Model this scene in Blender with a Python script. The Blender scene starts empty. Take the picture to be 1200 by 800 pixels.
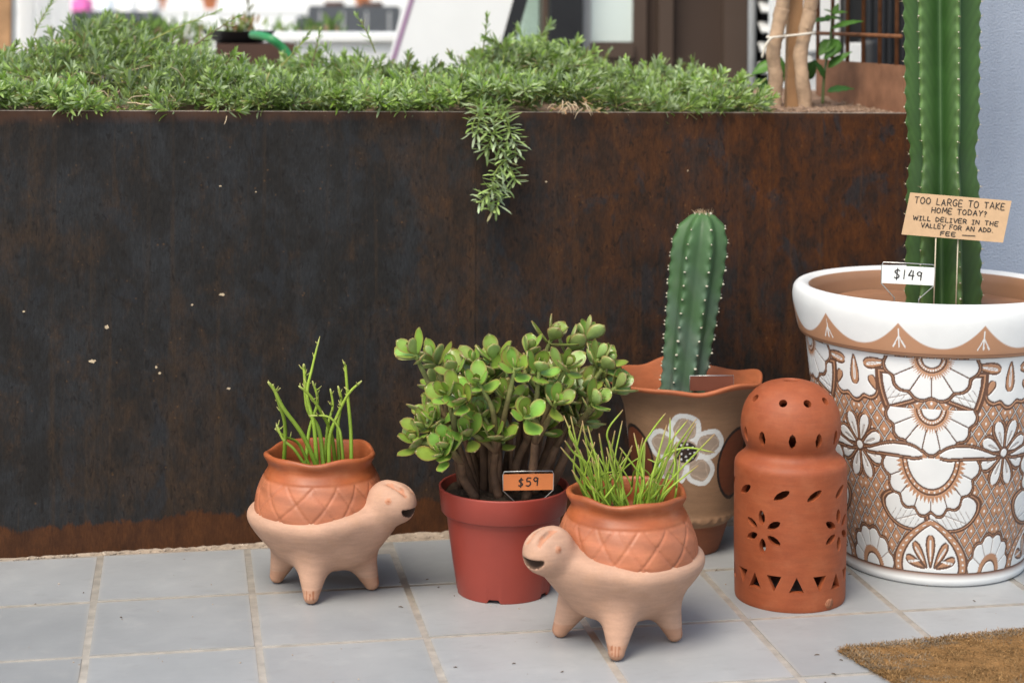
import bpy, bmesh, math, random
import numpy as np
from mathutils import Vector, Matrix

random.seed(7)
rng = np.random.default_rng(7)
PI = math.pi
R = math.radians
scene = bpy.context.scene
COL = scene.collection

# ---------------------------------------------------------------- camera, world, sun, exposure
CAM = Vector((0.4581, -3.8574, 1.1377))
F_PX, PITCH, ROLL, YAW = 2132.5, 0.0031, 0.0058, 0.18
SHIFT = -384.0                                # the lens is shifted down: uprights stay upright
_r0 = Vector((math.cos(YAW), -math.sin(YAW), 0))
_f = Vector((math.cos(PITCH) * math.sin(YAW), math.cos(PITCH) * math.cos(YAW), -math.sin(PITCH)))
_u0 = _r0.cross(_f)
_r = math.cos(ROLL) * _r0 + math.sin(ROLL) * _u0
_u = -math.sin(ROLL) * _r0 + math.cos(ROLL) * _u0
cam_d = bpy.data.cameras.new("camera")
cam = bpy.data.objects.new("camera", cam_d)
COL.objects.link(cam)
cam.matrix_world = Matrix(((_r.x, _u.x, -_f.x, CAM.x), (_r.y, _u.y, -_f.y, CAM.y), (_r.z, _u.z, -_f.z, CAM.z), (0, 0, 0, 1)))
cam_d.sensor_width = 36
cam_d.lens = F_PX / 1200 * 36
cam_d.shift_y = SHIFT / 1200
cam_d.clip_start = 0.05
cam_d.clip_end = 600
cam_d.dof.use_dof = True
cam_d.dof.focus_distance = 3.45
cam_d.dof.aperture_fstop = 3.2
scene.camera = cam

SUN_EL, SUN_AZ = 56.0, -128.0           # azimuth counted from +X, anticlockwise
sun_dir = Vector((math.cos(R(SUN_EL)) * math.cos(R(SUN_AZ)), math.cos(R(SUN_EL)) * math.sin(R(SUN_AZ)), math.sin(R(SUN_EL))))
world = bpy.data.worlds.new("World")
scene.world = world
world.use_nodes = True
wn = world.node_tree
bg = wn.nodes["Background"]
sky = wn.nodes.new("ShaderNodeTexSky")
sky.sky_type = 'NISHITA'
sky.sun_disc = False
sky.sun_elevation = R(SUN_EL)
sky.sun_rotation = R(90 - SUN_AZ)
sky.air_density = 1.0
sky.dust_density = 2.5
sky.ozone_density = 1.0
wn.links.new(sky.outputs[0], bg.inputs[0])
bg.inputs[1].default_value = 0.15
sun_d = bpy.data.lights.new("sun", 'SUN')
sun_d.energy = 1.5
sun_d.angle = R(28)
sun_d.color = (1.0, 0.97, 0.93)
sun_o = bpy.data.objects.new("sun", sun_d)
COL.objects.link(sun_o)
sun_o.rotation_euler = sun_dir.to_track_quat('Z', 'Y').to_euler()

vs = scene.view_settings
vs.view_transform = 'Standard'
vs.look = 'None'
vs.gamma = 1
vs.exposure = 0.9
try:
    vs.use_white_balance = True
    vs.white_balance_temperature = 6900
    vs.white_balance_tint = 5
except AttributeError:
    pass
scene.cycles.max_bounces = 8
scene.cycles.use_denoising = True


def at(px, py, Y):
    """the world point at depth Y that the photograph (1200 x 800) shows at px, py"""
    d = _f * F_PX + _r * (px - 600) - _u * (py - 400 - SHIFT)
    return CAM + d * ((Y - CAM.y) / d.y)


# ---------------------------------------------------------------- scene bookkeeping
def tag(o, label=None, cat=None, group=None, kind=None):
    if label: o['label'] = label
    if cat: o['category'] = cat
    if group: o['group'] = group
    if kind: o['kind'] = kind
    return o


def thing(name, label, cat, loc=(0, 0, 0), rz=0.0, group=None):
    o = bpy.data.objects.new(name, None)
    o.empty_display_size = 0.05
    COL.objects.link(o)
    o.location = loc
    o.rotation_euler = (0, 0, rz)
    return tag(o, label, cat, group)


def link(name, me, mat=None, parent=None, loc=None):
    o = bpy.data.objects.new(name, me)
    COL.objects.link(o)
    if mat is not None and not me.materials: me.materials.append(mat)
    if parent: o.parent = parent
    if loc is not None: o.location = loc
    return o


def mesh_np(name, V, F, mat=None, parent=None, smooth=True, col=None, loc=None, mats=None, midx=None, obj=True):
    """V (n,3); F: one (m,k) array or a list of such arrays / lists"""
    V = np.asarray(V, dtype=np.float32)
    me = bpy.data.meshes.new(name)
    if isinstance(F, np.ndarray): F = [F]
    groups = []
    for f in F:
        f = np.asarray(f, dtype=np.int32)
        groups.append(f if f.ndim == 2 else f.reshape(1, -1))
    loops = np.concatenate([g.ravel() for g in groups])
    tot = np.concatenate([np.full(len(g), g.shape[1], dtype=np.int32) for g in groups])
    start = np.concatenate([[0], np.cumsum(tot)[:-1]]).astype(np.int32)
    me.vertices.add(len(V)); me.vertices.foreach_set('co', V.ravel())
    me.loops.add(len(loops)); me.loops.foreach_set('vertex_index', loops)
    me.polygons.add(len(tot)); me.polygons.foreach_set('loop_start', start); me.polygons.foreach_set('loop_total', tot)
    if midx is not None: me.polygons.foreach_set('material_index', np.asarray(midx, dtype=np.int32))
    if smooth: me.polygons.foreach_set('use_smooth', np.ones(len(tot), dtype=bool))
    if col is not None:
        c = np.asarray(col, dtype=np.float32)
        if c.shape[1] == 3: c = np.concatenate([c, np.ones((len(c), 1), np.float32)], 1)
        a = me.color_attributes.new('Col', 'FLOAT_COLOR', 'POINT')
        a.data.foreach_set('color', c.ravel())
    me.update(calc_edges=True)
    me.validate()
    for m in (mats or ([mat] if mat else [])): me.materials.append(m)
    return link(name, me, None, parent, loc) if obj else me


class MB:
    """collects simple solids, builds ONE mesh object"""
    def __init__(s): s.v, s.f, s.c = [], [], []

    def add(s, V, F, col=None):
        b = len(s.v)
        s.v += [tuple(p) for p in V]
        s.f += [tuple(int(i) + b for i in f) for f in F]
        s.c += ([col] * len(V) if col is None or not hasattr(col[0], '__len__') else list(col))
        return s

    def box(s, a, b, bev=0.0):
        (x0, y0, z0), (x1, y1, z1) = a, b
        if bev <= 0:
            V = [(x, y, z) for z in (z0, z1) for x, y in ((x0, y0), (x1, y0), (x1, y1), (x0, y1))]
            return s.add(V, [(3, 2, 1, 0), (4, 5, 6, 7), (0, 1, 5, 4), (1, 2, 6, 5), (2, 3, 7, 6), (3, 0, 4, 7)])
        bm = bmesh.new()
        bmesh.ops.create_cube(bm, size=1)
        for v in bm.verts: v.co = Vector(((x0 + x1) / 2 + v.co.x * (x1 - x0), (y0 + y1) / 2 + v.co.y * (y1 - y0), (z0 + z1) / 2 + v.co.z * (z1 - z0)))
        bmesh.ops.bevel(bm, geom=bm.edges[:], offset=bev, segments=2, affect='EDGES')
        bm.verts.index_update()
        s.add([v.co[:] for v in bm.verts], [[v.index for v in f.verts] for f in bm.faces])
        bm.free()
        return s

    def tube(s, pts, rad, n=8, cap=True, cols=None):
        V, F, C = tube_np(pts, rad, n, cap, cols)
        return s.add(V, F, C)

    def build(s, name, mat, parent=None, smooth=False, loc=None):
        me = bpy.data.meshes.new(name)
        me.from_pydata(s.v, [], s.f)
        if smooth: me.polygons.foreach_set('use_smooth', [True] * len(me.polygons))
        if s.c and s.c[0] is not None:
            a = me.color_attributes.new('Col', 'FLOAT_COLOR', 'POINT')
            a.data.foreach_set('color', [k for c in s.c for k in (c[0], c[1], c[2], 1.0)])
        me.update()
        return link(name, me, mat, parent, loc)


def tube_np(pts, rad, n=8, cap=True, cols=None):
    pts = [Vector(p) for p in pts]
    m = len(pts)
    if not hasattr(rad, '__len__'): rad = [rad] * m
    V, F, C = [], [], []
    up = None
    for i, p in enumerate(pts):
        t = (pts[min(i + 1, m - 1)] - pts[max(i - 1, 0)]).normalized()
        if up is None:
            up = Vector((0, 0, 1)) if abs(t.z) < 0.9 else Vector((1, 0, 0))
        a = (up - t * up.dot(t)).normalized()
        up = a
        b = t.cross(a)
        for k in range(n):
            w = 2 * PI * k / n
            V.append((p + (a * math.cos(w) + b * math.sin(w)) * rad[i])[:])
            C.append(cols[i] if cols else None)
    for i in range(m - 1):
        for k in range(n):
            F.append((i * n + k, i * n + (k + 1) % n, (i + 1) * n + (k + 1) % n, (i + 1) * n + k))
    if cap:
        F.append(tuple(range(n - 1, -1, -1)))
        F.append(tuple((m - 1) * n + k for k in range(n)))
    return V, F, (C if cols else None)


def smooth_path(P, n=8):
    """Catmull-Rom through the points"""
    P = [Vector(p) for p in P]
    Q = [P[0] * 2 - P[1]] + P + [P[-1] * 2 - P[-2]]
    out = []
    for i in range(1, len(Q) - 2):
        for k in range(n):
            t = k / n
            out.append(0.5 * ((2 * Q[i]) + (Q[i + 1] - Q[i - 1]) * t + (2 * Q[i - 1] - 5 * Q[i] + 4 * Q[i + 1] - Q[i + 2]) * t * t + (3 * Q[i] - Q[i - 1] - 3 * Q[i + 1] + Q[i + 2]) * t ** 3))
    out.append(P[-1])
    return out


def resample(prof, step):
    """densify a lathe profile [(r,z)...] with Catmull-Rom"""
    big_ = max(math.hypot(a[0] - b[0], a[1] - b[1]) for a, b in zip(prof[:-1], prof[1:]))
    pts = smooth_path([(r, 0, z) for r, z in prof], max(6, int(big_ / step * 2)))
    out = [(pts[0].x, pts[0].z)]
    acc = 0
    for a, b in zip(pts[:-1], pts[1:]):
        acc += (b - a).length
        if acc >= step: out.append((b.x, b.z)); acc = 0
    if (out[-1][0] - pts[-1].x) ** 2 + (out[-1][1] - pts[-1].z) ** 2 > 1e-9: out.append((pts[-1].x, pts[-1].z))
    return out


def lathe_np(prof, n, fn=None, theta=None, cap0=True, cap1=True):
    """prof: (r,z) rows; fn(TH, RR, ZZ, S) -> x,y,z arrays (optional)"""
    prof = np.asarray(prof, dtype=np.float64)
    th = np.linspace(0, 2 * PI, n, endpoint=False) if theta is None else theta
    n = len(th)
    TH, RR = np.meshgrid(th, prof[:, 0])
    _, ZZ = np.meshgrid(th, prof[:, 1])
    if fn is not None: RR, ZZ = fn(TH, RR, ZZ)
    V = np.stack([RR * np.cos(TH), RR * np.sin(TH), ZZ], -1).reshape(-1, 3)
    m = len(prof)
    i = np.arange(m - 1)[:, None]; k = np.arange(n)[None, :]
    F = np.stack([i * n + k, i * n + (k + 1) % n, (i + 1) * n + (k + 1) % n, (i + 1) * n + k], -1).reshape(-1, 4)
    Fs = [F]
    if cap0: Fs.append(np.arange(n - 1, -1, -1).reshape(1, -1))
    if cap1: Fs.append((np.arange(n) + (m - 1) * n).reshape(1, -1))
    return V, Fs, TH, RR, ZZ


# ---------------------------------------------------------------- materials
class NT:
    def __init__(s, name):
        s.m = bpy.data.materials.new(name); s.m.use_nodes = True
        s.t = s.m.node_tree; s.b = s.t.nodes['Principled BSDF']; s.out = s.t.nodes['Material Output']

    def n(s, typ, **kw):
        x = s.t.nodes.new(typ)
        for k, v in kw.items(): setattr(x, k, v)
        return x

    def l(s, a, b): s.t.links.new(a, b)

    def coord(s, kind='Object', scale=(1, 1, 1), loc=(0, 0, 0)):
        tc = s.n('ShaderNodeTexCoord'); mp = s.n('ShaderNodeMapping')
        mp.inputs['Scale'].default_value = scale; mp.inputs['Location'].default_value = loc
        s.l(tc.outputs[kind], mp.inputs['Vector'])
        return mp.outputs[0]

    def noise(s, vec, scale, detail=4, rough=0.55, dist=0.0):
        x = s.n('ShaderNodeTexNoise')
        x.inputs['Scale'].default_value = scale; x.inputs['Detail'].default_value = detail
        x.inputs['Roughness'].default_value = rough; x.inputs['Distortion'].default_value = dist
        s.l(vec, x.inputs['Vector'])
        return x.outputs['Fac']

    def ramp(s, fac, stops, interp='LINEAR'):
        x = s.n('ShaderNodeValToRGB'); x.color_ramp.interpolation = interp
        e = x.color_ramp.elements
        while len(e) < len(stops): e.new(0.5)
        for k, (p, c) in enumerate(stops):
            e[k].position = p
            e[k].color = (c, c, c, 1) if not hasattr(c, '__len__') else (*c[:3], 1)
        s.l(fac, x.inputs[0])
        return x.outputs[0]

    def mix(s, fac, a, b, mode='MIX'):
        x = s.n('ShaderNodeMix', data_type='RGBA', blend_type=mode)
        for i, v in ((0, fac), (6, a), (7, b)):
            if hasattr(v, 'is_linked') or hasattr(v, 'links'): s.l(v, x.inputs[i])
            elif i == 0: x.inputs[0].default_value = v
            else: x.inputs[i].default_value = (*v[:3], 1)
        return x.outputs[2]

    def math(s, op, a, b=None, clamp=False):
        x = s.n('ShaderNodeMath', operation=op, use_clamp=clamp)
        for i, v in ((0, a), (1, b)):
            if v is None: continue
            if hasattr(v, 'links'): s.l(v, x.inputs[i])
            else: x.inputs[i].default_value = v
        return x.outputs[0]

    def bump(s, h, strength=0.3, dist=0.002):
        x = s.n('ShaderNodeBump'); x.inputs['Strength'].default_value = strength; x.inputs['Distance'].default_value = dist
        s.l(h, x.inputs['Height'])
        s.l(x.outputs[0], s.b.inputs['Normal'])

    def set(s, color=None, rough=None, spec=None, metal=None):
        for k, v in (('Base Color', color), ('Roughness', rough), ('Specular IOR Level', spec), ('Metallic', metal)):
            if v is None: continue
            if hasattr(v, 'links'): s.l(v, s.b.inputs[k])
            elif k == 'Base Color': s.b.inputs[k].default_value = (*v[:3], 1)
            else: s.b.inputs[k].default_value = v
        return s.m


def simple(name, c, rough=0.6, var=0.12, scale=20, bump=0.15, bscale=150, spec=0.4, attr=False, rand=0.0, bdist=0.001, sub=0.0, metal=0.0):
    """a base colour broken up by two noises (and per object), with fine relief"""
    k = NT(name)
    v = k.coord()
    n1 = k.noise(v, scale, 5)
    if attr:
        a = k.n('ShaderNodeAttribute', attribute_name='Col'); base = a.outputs['Color']
    else:
        base = c
    m = k.ramp(n1, [(0.25, 1 - var), (0.75, 1 + var)])
    colr = k.mix(1.0, base, m, 'MULTIPLY')
    if rand:
        oi = k.n('ShaderNodeObjectInfo')
        hs = k.n('ShaderNodeHueSaturation')
        k.l(k.math('ADD', k.math('MULTIPLY', oi.outputs['Random'], rand * 2), 1 - rand), hs.inputs['Value'])
        k.l(k.math('ADD', k.math('MULTIPLY', oi.outputs['Random'], rand * 0.12), 0.5 - rand * 0.06), hs.inputs['Hue'])
        k.l(colr, hs.inputs['Color'])
        colr = hs.outputs[0]
    n2 = k.noise(v, bscale, 4)
    if bump: k.bump(n2, bump, bdist)
    rg = k.ramp(n1, [(0.2, max(0.05, rough - 0.08)), (0.8, min(1, rough + 0.08))])
    k.set(colr, rg, spec, metal)
    if sub:
        k.b.inputs['Subsurface Weight'].default_value = sub
        k.b.inputs['Subsurface Radius'].default_value = (0.01, 0.012, 0.004)
    return k.m


def leafy(name, trans=0.25, rough=0.45, rand=0.0, spec=0.4):
    """leaf: colour from the mesh attribute, some light let through"""
    k = NT(name)
    a = k.n('ShaderNodeAttribute', attribute_name='Col')
    c = a.outputs['Color']
    n1 = k.noise(k.coord(), 40, 3)
    c = k.mix(1.0, c, k.ramp(n1, [(0.3, 0.85), (0.7, 1.15)]), 'MULTIPLY')
    if rand:
        oi = k.n('ShaderNodeObjectInfo')
        hs = k.n('ShaderNodeHueSaturation')
        k.l(k.math('ADD', k.math('MULTIPLY', oi.outputs['Random'], rand * 2), 1 - rand), hs.inputs['Value'])
        k.l(k.math('ADD', k.math('MULTIPLY', oi.outputs['Random'], 0.05), 0.475), hs.inputs['Hue'])
        k.l(c, hs.inputs['Color']); c = hs.outputs[0]
    k.set(c, rough, spec)
    tr = k.n('ShaderNodeBsdfTranslucent'); k.l(c, tr.inputs[0])
    mx = k.n('ShaderNodeMixShader'); mx.inputs[0].default_value = trans
    k.l(k.b.outputs[0], mx.inputs[1]); k.l(tr.outputs[0], mx.inputs[2]); k.l(mx.outputs[0], k.out.inputs[0])
    return k.m


def steel_material():
    k = NT('weathered_steel')
    v = k.coord()
    sx = k.n('ShaderNodeSeparateXYZ'); k.l(v, sx.inputs[0])
    big = k.noise(k.coord(scale=(1, 1, 0.6)), 3.4, 7, 0.62, 0.4)
    patch = k.noise(k.coord(loc=(4.3, 0, 1.7), scale=(1, 1, 0.75)), 10, 9, 0.70, 0.25)
    mid = k.noise(k.coord(loc=(1.3, 0, 0.4), scale=(1, 1, 0.55)), 22, 9, 0.74, 0.3)
    fibre = k.noise(k.coord(scale=(1, 1, 0.22)), 260, 6, 0.75, 0.3)
    fleck = k.noise(k.coord(loc=(0.3, 0, 2.4), scale=(1, 1, 0.4)), 90, 6, 0.7, 1.2)
    xr = k.n('ShaderNodeMapRange'); xr.inputs[1].default_value = 0.85; xr.inputs[2].default_value = 1.75
    xr.inputs[3].default_value = 0.0; xr.inputs[4].default_value = 1.0
    k.l(sx.outputs[0], xr.inputs[0])
    zr = k.n('ShaderNodeMapRange'); zr.inputs[1].default_value = 0.30; zr.inputs[2].default_value = 0.85
    zr.inputs[3].default_value = 0.25; zr.inputs[4].default_value = 1.0
    k.l(sx.outputs[2], zr.inputs[0])
    right = k.math('MULTIPLY', xr.outputs[0], zr.outputs[0])
    # mill scale: brown-black with crisp blue-grey patches
    c = k.mix(k.ramp(patch, [(0.44, 0), (0.60, 1)]), (0.0150, 0.0130, 0.0118), (0.0215, 0.0213, 0.0222))
    # rust: patchy on the left, nearly everywhere on the right
    s = k.math('ADD', k.math('MULTIPLY', big, 0.6), k.math('MULTIPLY', mid, 0.5))
    s = k.math('ADD', s, k.math('MULTIPLY', right, 0.20))
    mask = k.ramp(s, [(0.53, 0.0), (0.60, 0.45), (0.76, 1.0)])
    rl = k.mix(k.ramp(mid, [(0.35, 0), (0.68, 1)]), (0.021, 0.0145, 0.0105), (0.048, 0.027, 0.0150))
    rr_ = k.mix(k.ramp(mid, [(0.35, 0), (0.68, 1)]), (0.026, 0.0100, 0.0042), (0.085, 0.027, 0.0075))
    c = k.mix(mask, c, k.mix(xr.outputs[0], rl, rr_))
    blue = k.ramp(k.noise(k.coord(loc=(7.3, 0, 3.7), scale=(1, 1, 0.6)), 12, 8, 0.65, 0.5), [(0.57, 0), (0.63, 1)])
    c = k.mix(k.math('MULTIPLY', blue, 0.7), c, (0.019, 0.0195, 0.0215))
    runs = k.noise(k.coord(scale=(1, 1, 0.035)), 42, 5, 0.6, 0.1)
    c = k.mix(k.math('MULTIPLY', k.ramp(runs, [(0.55, 0), (0.68, 1)]), 0.45), c, k.mix(xr.outputs[0], (0.042, 0.025, 0.014), (0.085, 0.034, 0.012)))
    c = k.mix(k.math('MULTIPLY', k.ramp(runs, [(0.30, 1), (0.42, 0)]), 0.35), c, (0.012, 0.010, 0.009))
    # black flecks, short upright scratches, orange specks
    c = k.mix(k.math('MULTIPLY', k.ramp(fleck, [(0.56, 0), (0.63, 1)]), 0.7), c, (0.009, 0.007, 0.006))
    c = k.mix(1.0, c, k.ramp(fibre, [(0.25, 0.60), (0.5, 1.0), (0.75, 1.55)]), 'MULTIPLY')
    vo = k.n('ShaderNodeTexVoronoi'); vo.inputs['Scale'].default_value = 55; k.l(v, vo.inputs['Vector'])
    speck = k.math('MULTIPLY', k.ramp(vo.outputs['Distance'], [(0.05, 1), (0.16, 0)]), k.ramp(mid, [(0.5, 0), (0.6, 1)]))
    c = k.mix(k.math('MULTIPLY', speck, 0.5), c, (0.15, 0.075, 0.03))
    # a rusty line along the rim and a splash band just above the paving
    rimb = k.math('MULTIPLY', k.ramp(k.math('ADD', sx.outputs[2], k.math('MULTIPLY', mid, 0.03)), [(0.905, 0), (0.925, 1)]), 0.55)
    c = k.mix(rimb, c, (0.085, 0.036, 0.018))
    edge = k.math('ADD', k.math('MULTIPLY', big, 0.05), k.math('MULTIPLY', mid, 0.07))
    zz = k.math('SUBTRACT', sx.outputs[2], edge)
    band = k.ramp(zz, [(-0.030, 1.0), (0.008, 0.0)])
    bc = k.mix(k.ramp(mid, [(0.3, 0), (0.7, 1)]), (0.030, 0.011, 0.005), (0.088, 0.031, 0.010))
    bc = k.mix(1.0, bc, k.ramp(fibre, [(0.25, 0.6), (0.75, 1.4)]), 'MULTIPLY')
    c = k.mix(k.math('MULTIPLY', band, 0.92), c, bc)
    rg = k.ramp(s, [(0.45, 0.5), (0.7, 0.75)])
    h = k.math('ADD', k.math('MULTIPLY', fibre, 0.4), k.math('MULTIPLY', mid, 0.8))
    k.bump(h, 0.22, 0.002)
    return k.set(c, rg, 0.16)


def tile_material():
    k = NT('glazed_grey_tile')
    v = k.coord('Object')
    oi = k.n('ShaderNodeObjectInfo')
    ad = k.n('ShaderNodeVectorMath', operation='ADD'); k.l(v, ad.inputs[0])
    sc = k.n('ShaderNodeVectorMath', operation='SCALE'); k.l(oi.outputs['Location'], sc.inputs[0]); sc.inputs['Scale'].default_value = 3.3
    k.l(sc.outputs[0], ad.inputs[1]); v = ad.outputs[0]
    n1 = k.noise(v, 5, 5); n2 = k.noise(v, 60, 4); n3 = k.noise(v, 16, 6, 0.7)
    c = k.mix(k.ramp(n1, [(0.3, 0), (0.7, 1)]), (0.268, 0.272, 0.277), (0.322, 0.324, 0.326))
    c = k.mix(k.ramp(n3, [(0.55, 0), (0.8, 0.3)]), c, (0.47, 0.45, 0.42))
    hs = k.n('ShaderNodeHueSaturation')
    k.l(k.math('ADD', k.math('MULTIPLY', oi.outputs['Random'], 0.26), 0.87), hs.inputs['Value']); k.l(c, hs.inputs['Color'])
    vo = k.n('ShaderNodeTexVoronoi'); vo.inputs['Scale'].default_value = 26; k.l(v, vo.inputs['Vector'])
    dirt = k.math('MULTIPLY', k.ramp(vo.outputs['Distance'], [(0.02, 1), (0.07, 0)]), k.ramp(n3, [(0.58, 0), (0.62, 1)]))
    c = k.mix(k.math('MULTIPLY', dirt, 0.7), hs.outputs[0], (0.1, 0.08, 0.06))
    tc2 = k.n('ShaderNodeTexCoord'); gx_ = k.n('ShaderNodeSeparateXYZ'); k.l(tc2.outputs['Object'], gx_.inputs[0])
    ex = k.math('MAXIMUM', k.math('ABSOLUTE', gx_.outputs[0]), k.math('ABSOLUTE', gx_.outputs[1]))
    ed_ = k.ramp(k.math('ADD', ex, k.math('MULTIPLY', n3, 0.012)), [(0.142, 0), (0.153, 0.45)])
    c = k.mix(ed_, c, (0.40, 0.36, 0.31))
    smear = k.ramp(k.noise(k.coord('Object', (1, 3.2, 1)), 11, 6, 0.7, 1.5), [(0.54, 0), (0.74, 0.45)])
    c = k.mix(smear, c, (0.23, 0.225, 0.22))
    k.bump(k.math('ADD', n1, k.math('MULTIPLY', n2, 0.12)), 0.25, 0.004)
    return k.set(c, k.ramp(n3, [(0.2, 0.34), (0.8, 0.52)]), 0.45)


def stucco_material():
    k = NT('blue_grey_stucco')
    v = k.coord()
    n1 = k.noise(v, 1.6, 5); n2 = k.noise(v, 210, 3, 0.5); n3 = k.noise(k.coord(scale=(1, 1, 0.15)), 5, 5)
    c = k.mix(k.ramp(n1, [(0.3, 0), (0.7, 1)]), (0.26, 0.29, 0.355), (0.34, 0.37, 0.435))
    c = k.mix(k.ramp(n3, [(0.5, 0), (0.75, 0.5)]), c, (0.17, 0.19, 0.23))
    k.bump(n2, 0.8, 0.004)
    return k.set(c, 0.8, 0.25)


def clay_material(name, c1, c2, rough=0.75, attr=False, stain=(0.5, 0.3, 0.18), samt=0.25, spec=0.25):
    k = NT(name)
    v = k.coord()
    n1 = k.noise(v, 9, 6, 0.6, 0.4); n2 = k.noise(v, 260, 3); n3 = k.noise(v, 34, 5)
    if attr:
        a = k.n('ShaderNodeAttribute', attribute_name='Col')
        c = k.mix(1.0, a.outputs['Color'], k.ramp(n1, [(0.25, 0.88), (0.75, 1.1)]), 'MULTIPLY')
    else:
        c = k.mix(k.ramp(n1, [(0.3, 0), (0.7, 1)]), c1, c2)
    c = k.mix(k.math('MULTIPLY', k.ramp(n3, [(0.5, 0), (0.78, 1)]), samt), c, stain)
    n4 = k.noise(k.coord(scale=(1, 1, 5)), 26, 5, 0.6, 0.3)
    c = k.mix(1.0, c, k.ramp(n2, [(0.25, 0.95), (0.75, 1.04)]), 'MULTIPLY')
    c = k.mix(1.0, c, k.ramp(n4, [(0.3, 0.90), (0.7, 1.08)]), 'MULTIPLY')
    k.bump(k.math('ADD', k.math('MULTIPLY', n3, 0.9), k.math('ADD', k.math('MULTIPLY', n2, 0.15), k.math('MULTIPLY', n4, 0.9))), 0.24, 0.0016)
    return k.set(c, k.ramp(n1, [(0.2, rough - 0.1), (0.8, rough + 0.1)]), spec)


M = {}
M['steel'] = steel_material()
M['tile'] = tile_material()
M['stucco'] = stucco_material()
M['grout'] = simple('sandy_grout', (0.56, 0.505, 0.44), 0.9, 0.25, 30, 0.5, 200, 0.1)
M['mortar'] = simple('rough_mortar', (0.30, 0.235, 0.18), 0.95, 0.4, 45, 0.8, 120, 0.1, bdist=0.004)
M['rubble'] = simple('mortar_crumbs', (0.36, 0.29, 0.23), 0.95, 0.35, 60, 0.6, 200, 0.1)
M['litter'] = simple('dry_dark_litter', (0.09, 0.06, 0.035), 0.95, 0.4, 60, 0.3, 200, 0.1)
M['soil'] = simple('dry_brown_soil', (0.25, 0.165, 0.115), 0.95, 0.4, 30, 0.9, 130, 0.08, bdist=0.004)
M['potsoil'] = simple('dark_potting_soil', (0.05, 0.034, 0.024), 0.95, 0.4, 60, 0.9, 200, 0.08, bdist=0.004)
M['leafmat'] = leafy('ground_cover_leaf', 0.35, 0.42)
M['jade_leaf'] = leafy('glossy_succulent_leaf', 0.12, 0.30, rand=0.22, spec=0.55)
M['stemgreen'] = simple('succulent_stem', (1, 1, 1), 0.5, 0.15, 60, 0.15, 200, 0.4, attr=True)
M['bark'] = simple('brown_stem_bark', (1, 1, 1), 0.75, 0.35, 55, 0.7, 160, 0.25, attr=True, bdist=0.002)
M['cactus'] = simple('cactus_skin', (1, 1, 1), 0.55, 0.2, 22, 0.25, 140, 0.4, attr=True)
M['areole'] = simple('pale_areole', (0.50, 0.46, 0.36), 0.9, 0.2, 60, 0.1)
M['spine'] = simple('tan_spine', (0.35, 0.24, 0.14), 0.7, 0.2, 60, 0.0)
M['pale_clay'] = clay_material('pale_clay', 0, 0, 0.78, attr=True, stain=(0.46, 0.25, 0.15), samt=0.38)
M['red_clay'] = clay_material('burnished_red_clay', 0, 0, 0.46, attr=True, stain=(0.42, 0.16, 0.07), samt=0.35, spec=0.4)
M['lantern'] = clay_material('smooth_terracotta', (0.235, 0.052, 0.018), (0.31, 0.078, 0.028), 0.58, stain=(0.36, 0.12, 0.055), samt=0.35, spec=0.35)
M['chip'] = simple('bare_chip', (0.33, 0.135, 0.075), 0.95, 0.35, 90, 0.8, 260, 0.1, bdist=0.003)
M['talavera'] = simple('glazed_painted_clay', (1, 1, 1), 0.42, 0.05, 16, 0.12, 120, 0.45, attr=True)
M['painted'] = clay_material('painted_brown_clay', 0, 0, 0.62, attr=True, stain=(0.24, 0.12, 0.06), samt=0.22, spec=0.35)
M['plastic'] = simple('red_plastic', (0.27, 0.042, 0.028), 0.42, 0.12, 9, 0.10, 60, 0.45)
M['wire'] = simple('steel_wire', (0.55, 0.53, 0.5), 0.3, 0.1, 60, 0.0, metal=0.9)
M['orange_card'] = simple('orange_card', (0.62, 0.19, 0.06), 0.75, 0.06, 40, 0.05)
M['white_card'] = simple('white_card', (0.82, 0.80, 0.76), 0.7, 0.03, 40, 0.05)
M['brown_card'] = simple('dark_red_card', (0.15, 0.045, 0.025), 0.5, 0.1, 40, 0.05)
M['cardboard'] = simple('brown_cardboard', (0.53, 0.345, 0.205), 0.85, 0.07, 70, 0.15, 300, 0.15)
M['ink'] = simple('black_ink', (0.02, 0.017, 0.015), 0.6, 0.1, 60, 0.0)
M['dowel'] = simple('pale_dowel', (0.50, 0.42, 0.30), 0.6, 0.1, 60, 0.0)
M['coir'] = simple('coir_base', (0.20, 0.105, 0.04), 0.95, 0.4, 25, 0.9, 160, 0.1, bdist=0.004)
M['coirfib'] = simple('coir_fibre', (1, 1, 1), 0.85, 0.3, 12, 0.0, attr=True, spec=0.15)
M['bone'] = simple('dry_twig', (0.50, 0.38, 0.25), 0.9, 0.2, 60, 0.2)
M['trunk'] = simple('pale_bark', (0.37, 0.25, 0.165), 0.85, 0.3, 30, 0.8, 90, 0.15, bdist=0.003)
M['stake'] = simple('tan_timber', (0.40, 0.225, 0.115), 0.75, 0.25, 12, 0.3, 90, 0.2)
M['twine'] = simple('pale_twine', (0.6, 0.54, 0.46), 0.9, 0.15, 80, 0.2)
M['rust'] = simple('rusty_bar', (0.17, 0.07, 0.032), 0.8, 0.4, 40, 0.5, 160, 0.2)
M['worn'] = simple('rim_highlight_steel', (0.30, 0.235, 0.19), 0.6, 0.45, 30, 0.2, 160, 0.3)  # highlight on the planter rim, put in as a lighter metal colour
M['rustplate'] = simple('rusty_plate', (0.24, 0.115, 0.065), 0.8, 0.35, 14, 0.4, 130, 0.2)
M['concrete'] = simple('pale_concrete', (0.42, 0.40, 0.37), 0.9, 0.15, 2, 0.3, 60, 0.15)
M['brownpaint'] = simple('brown_painted_metal', (0.085, 0.057, 0.043), 0.55, 0.08, 4, 0.05, 60, 0.3)
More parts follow.
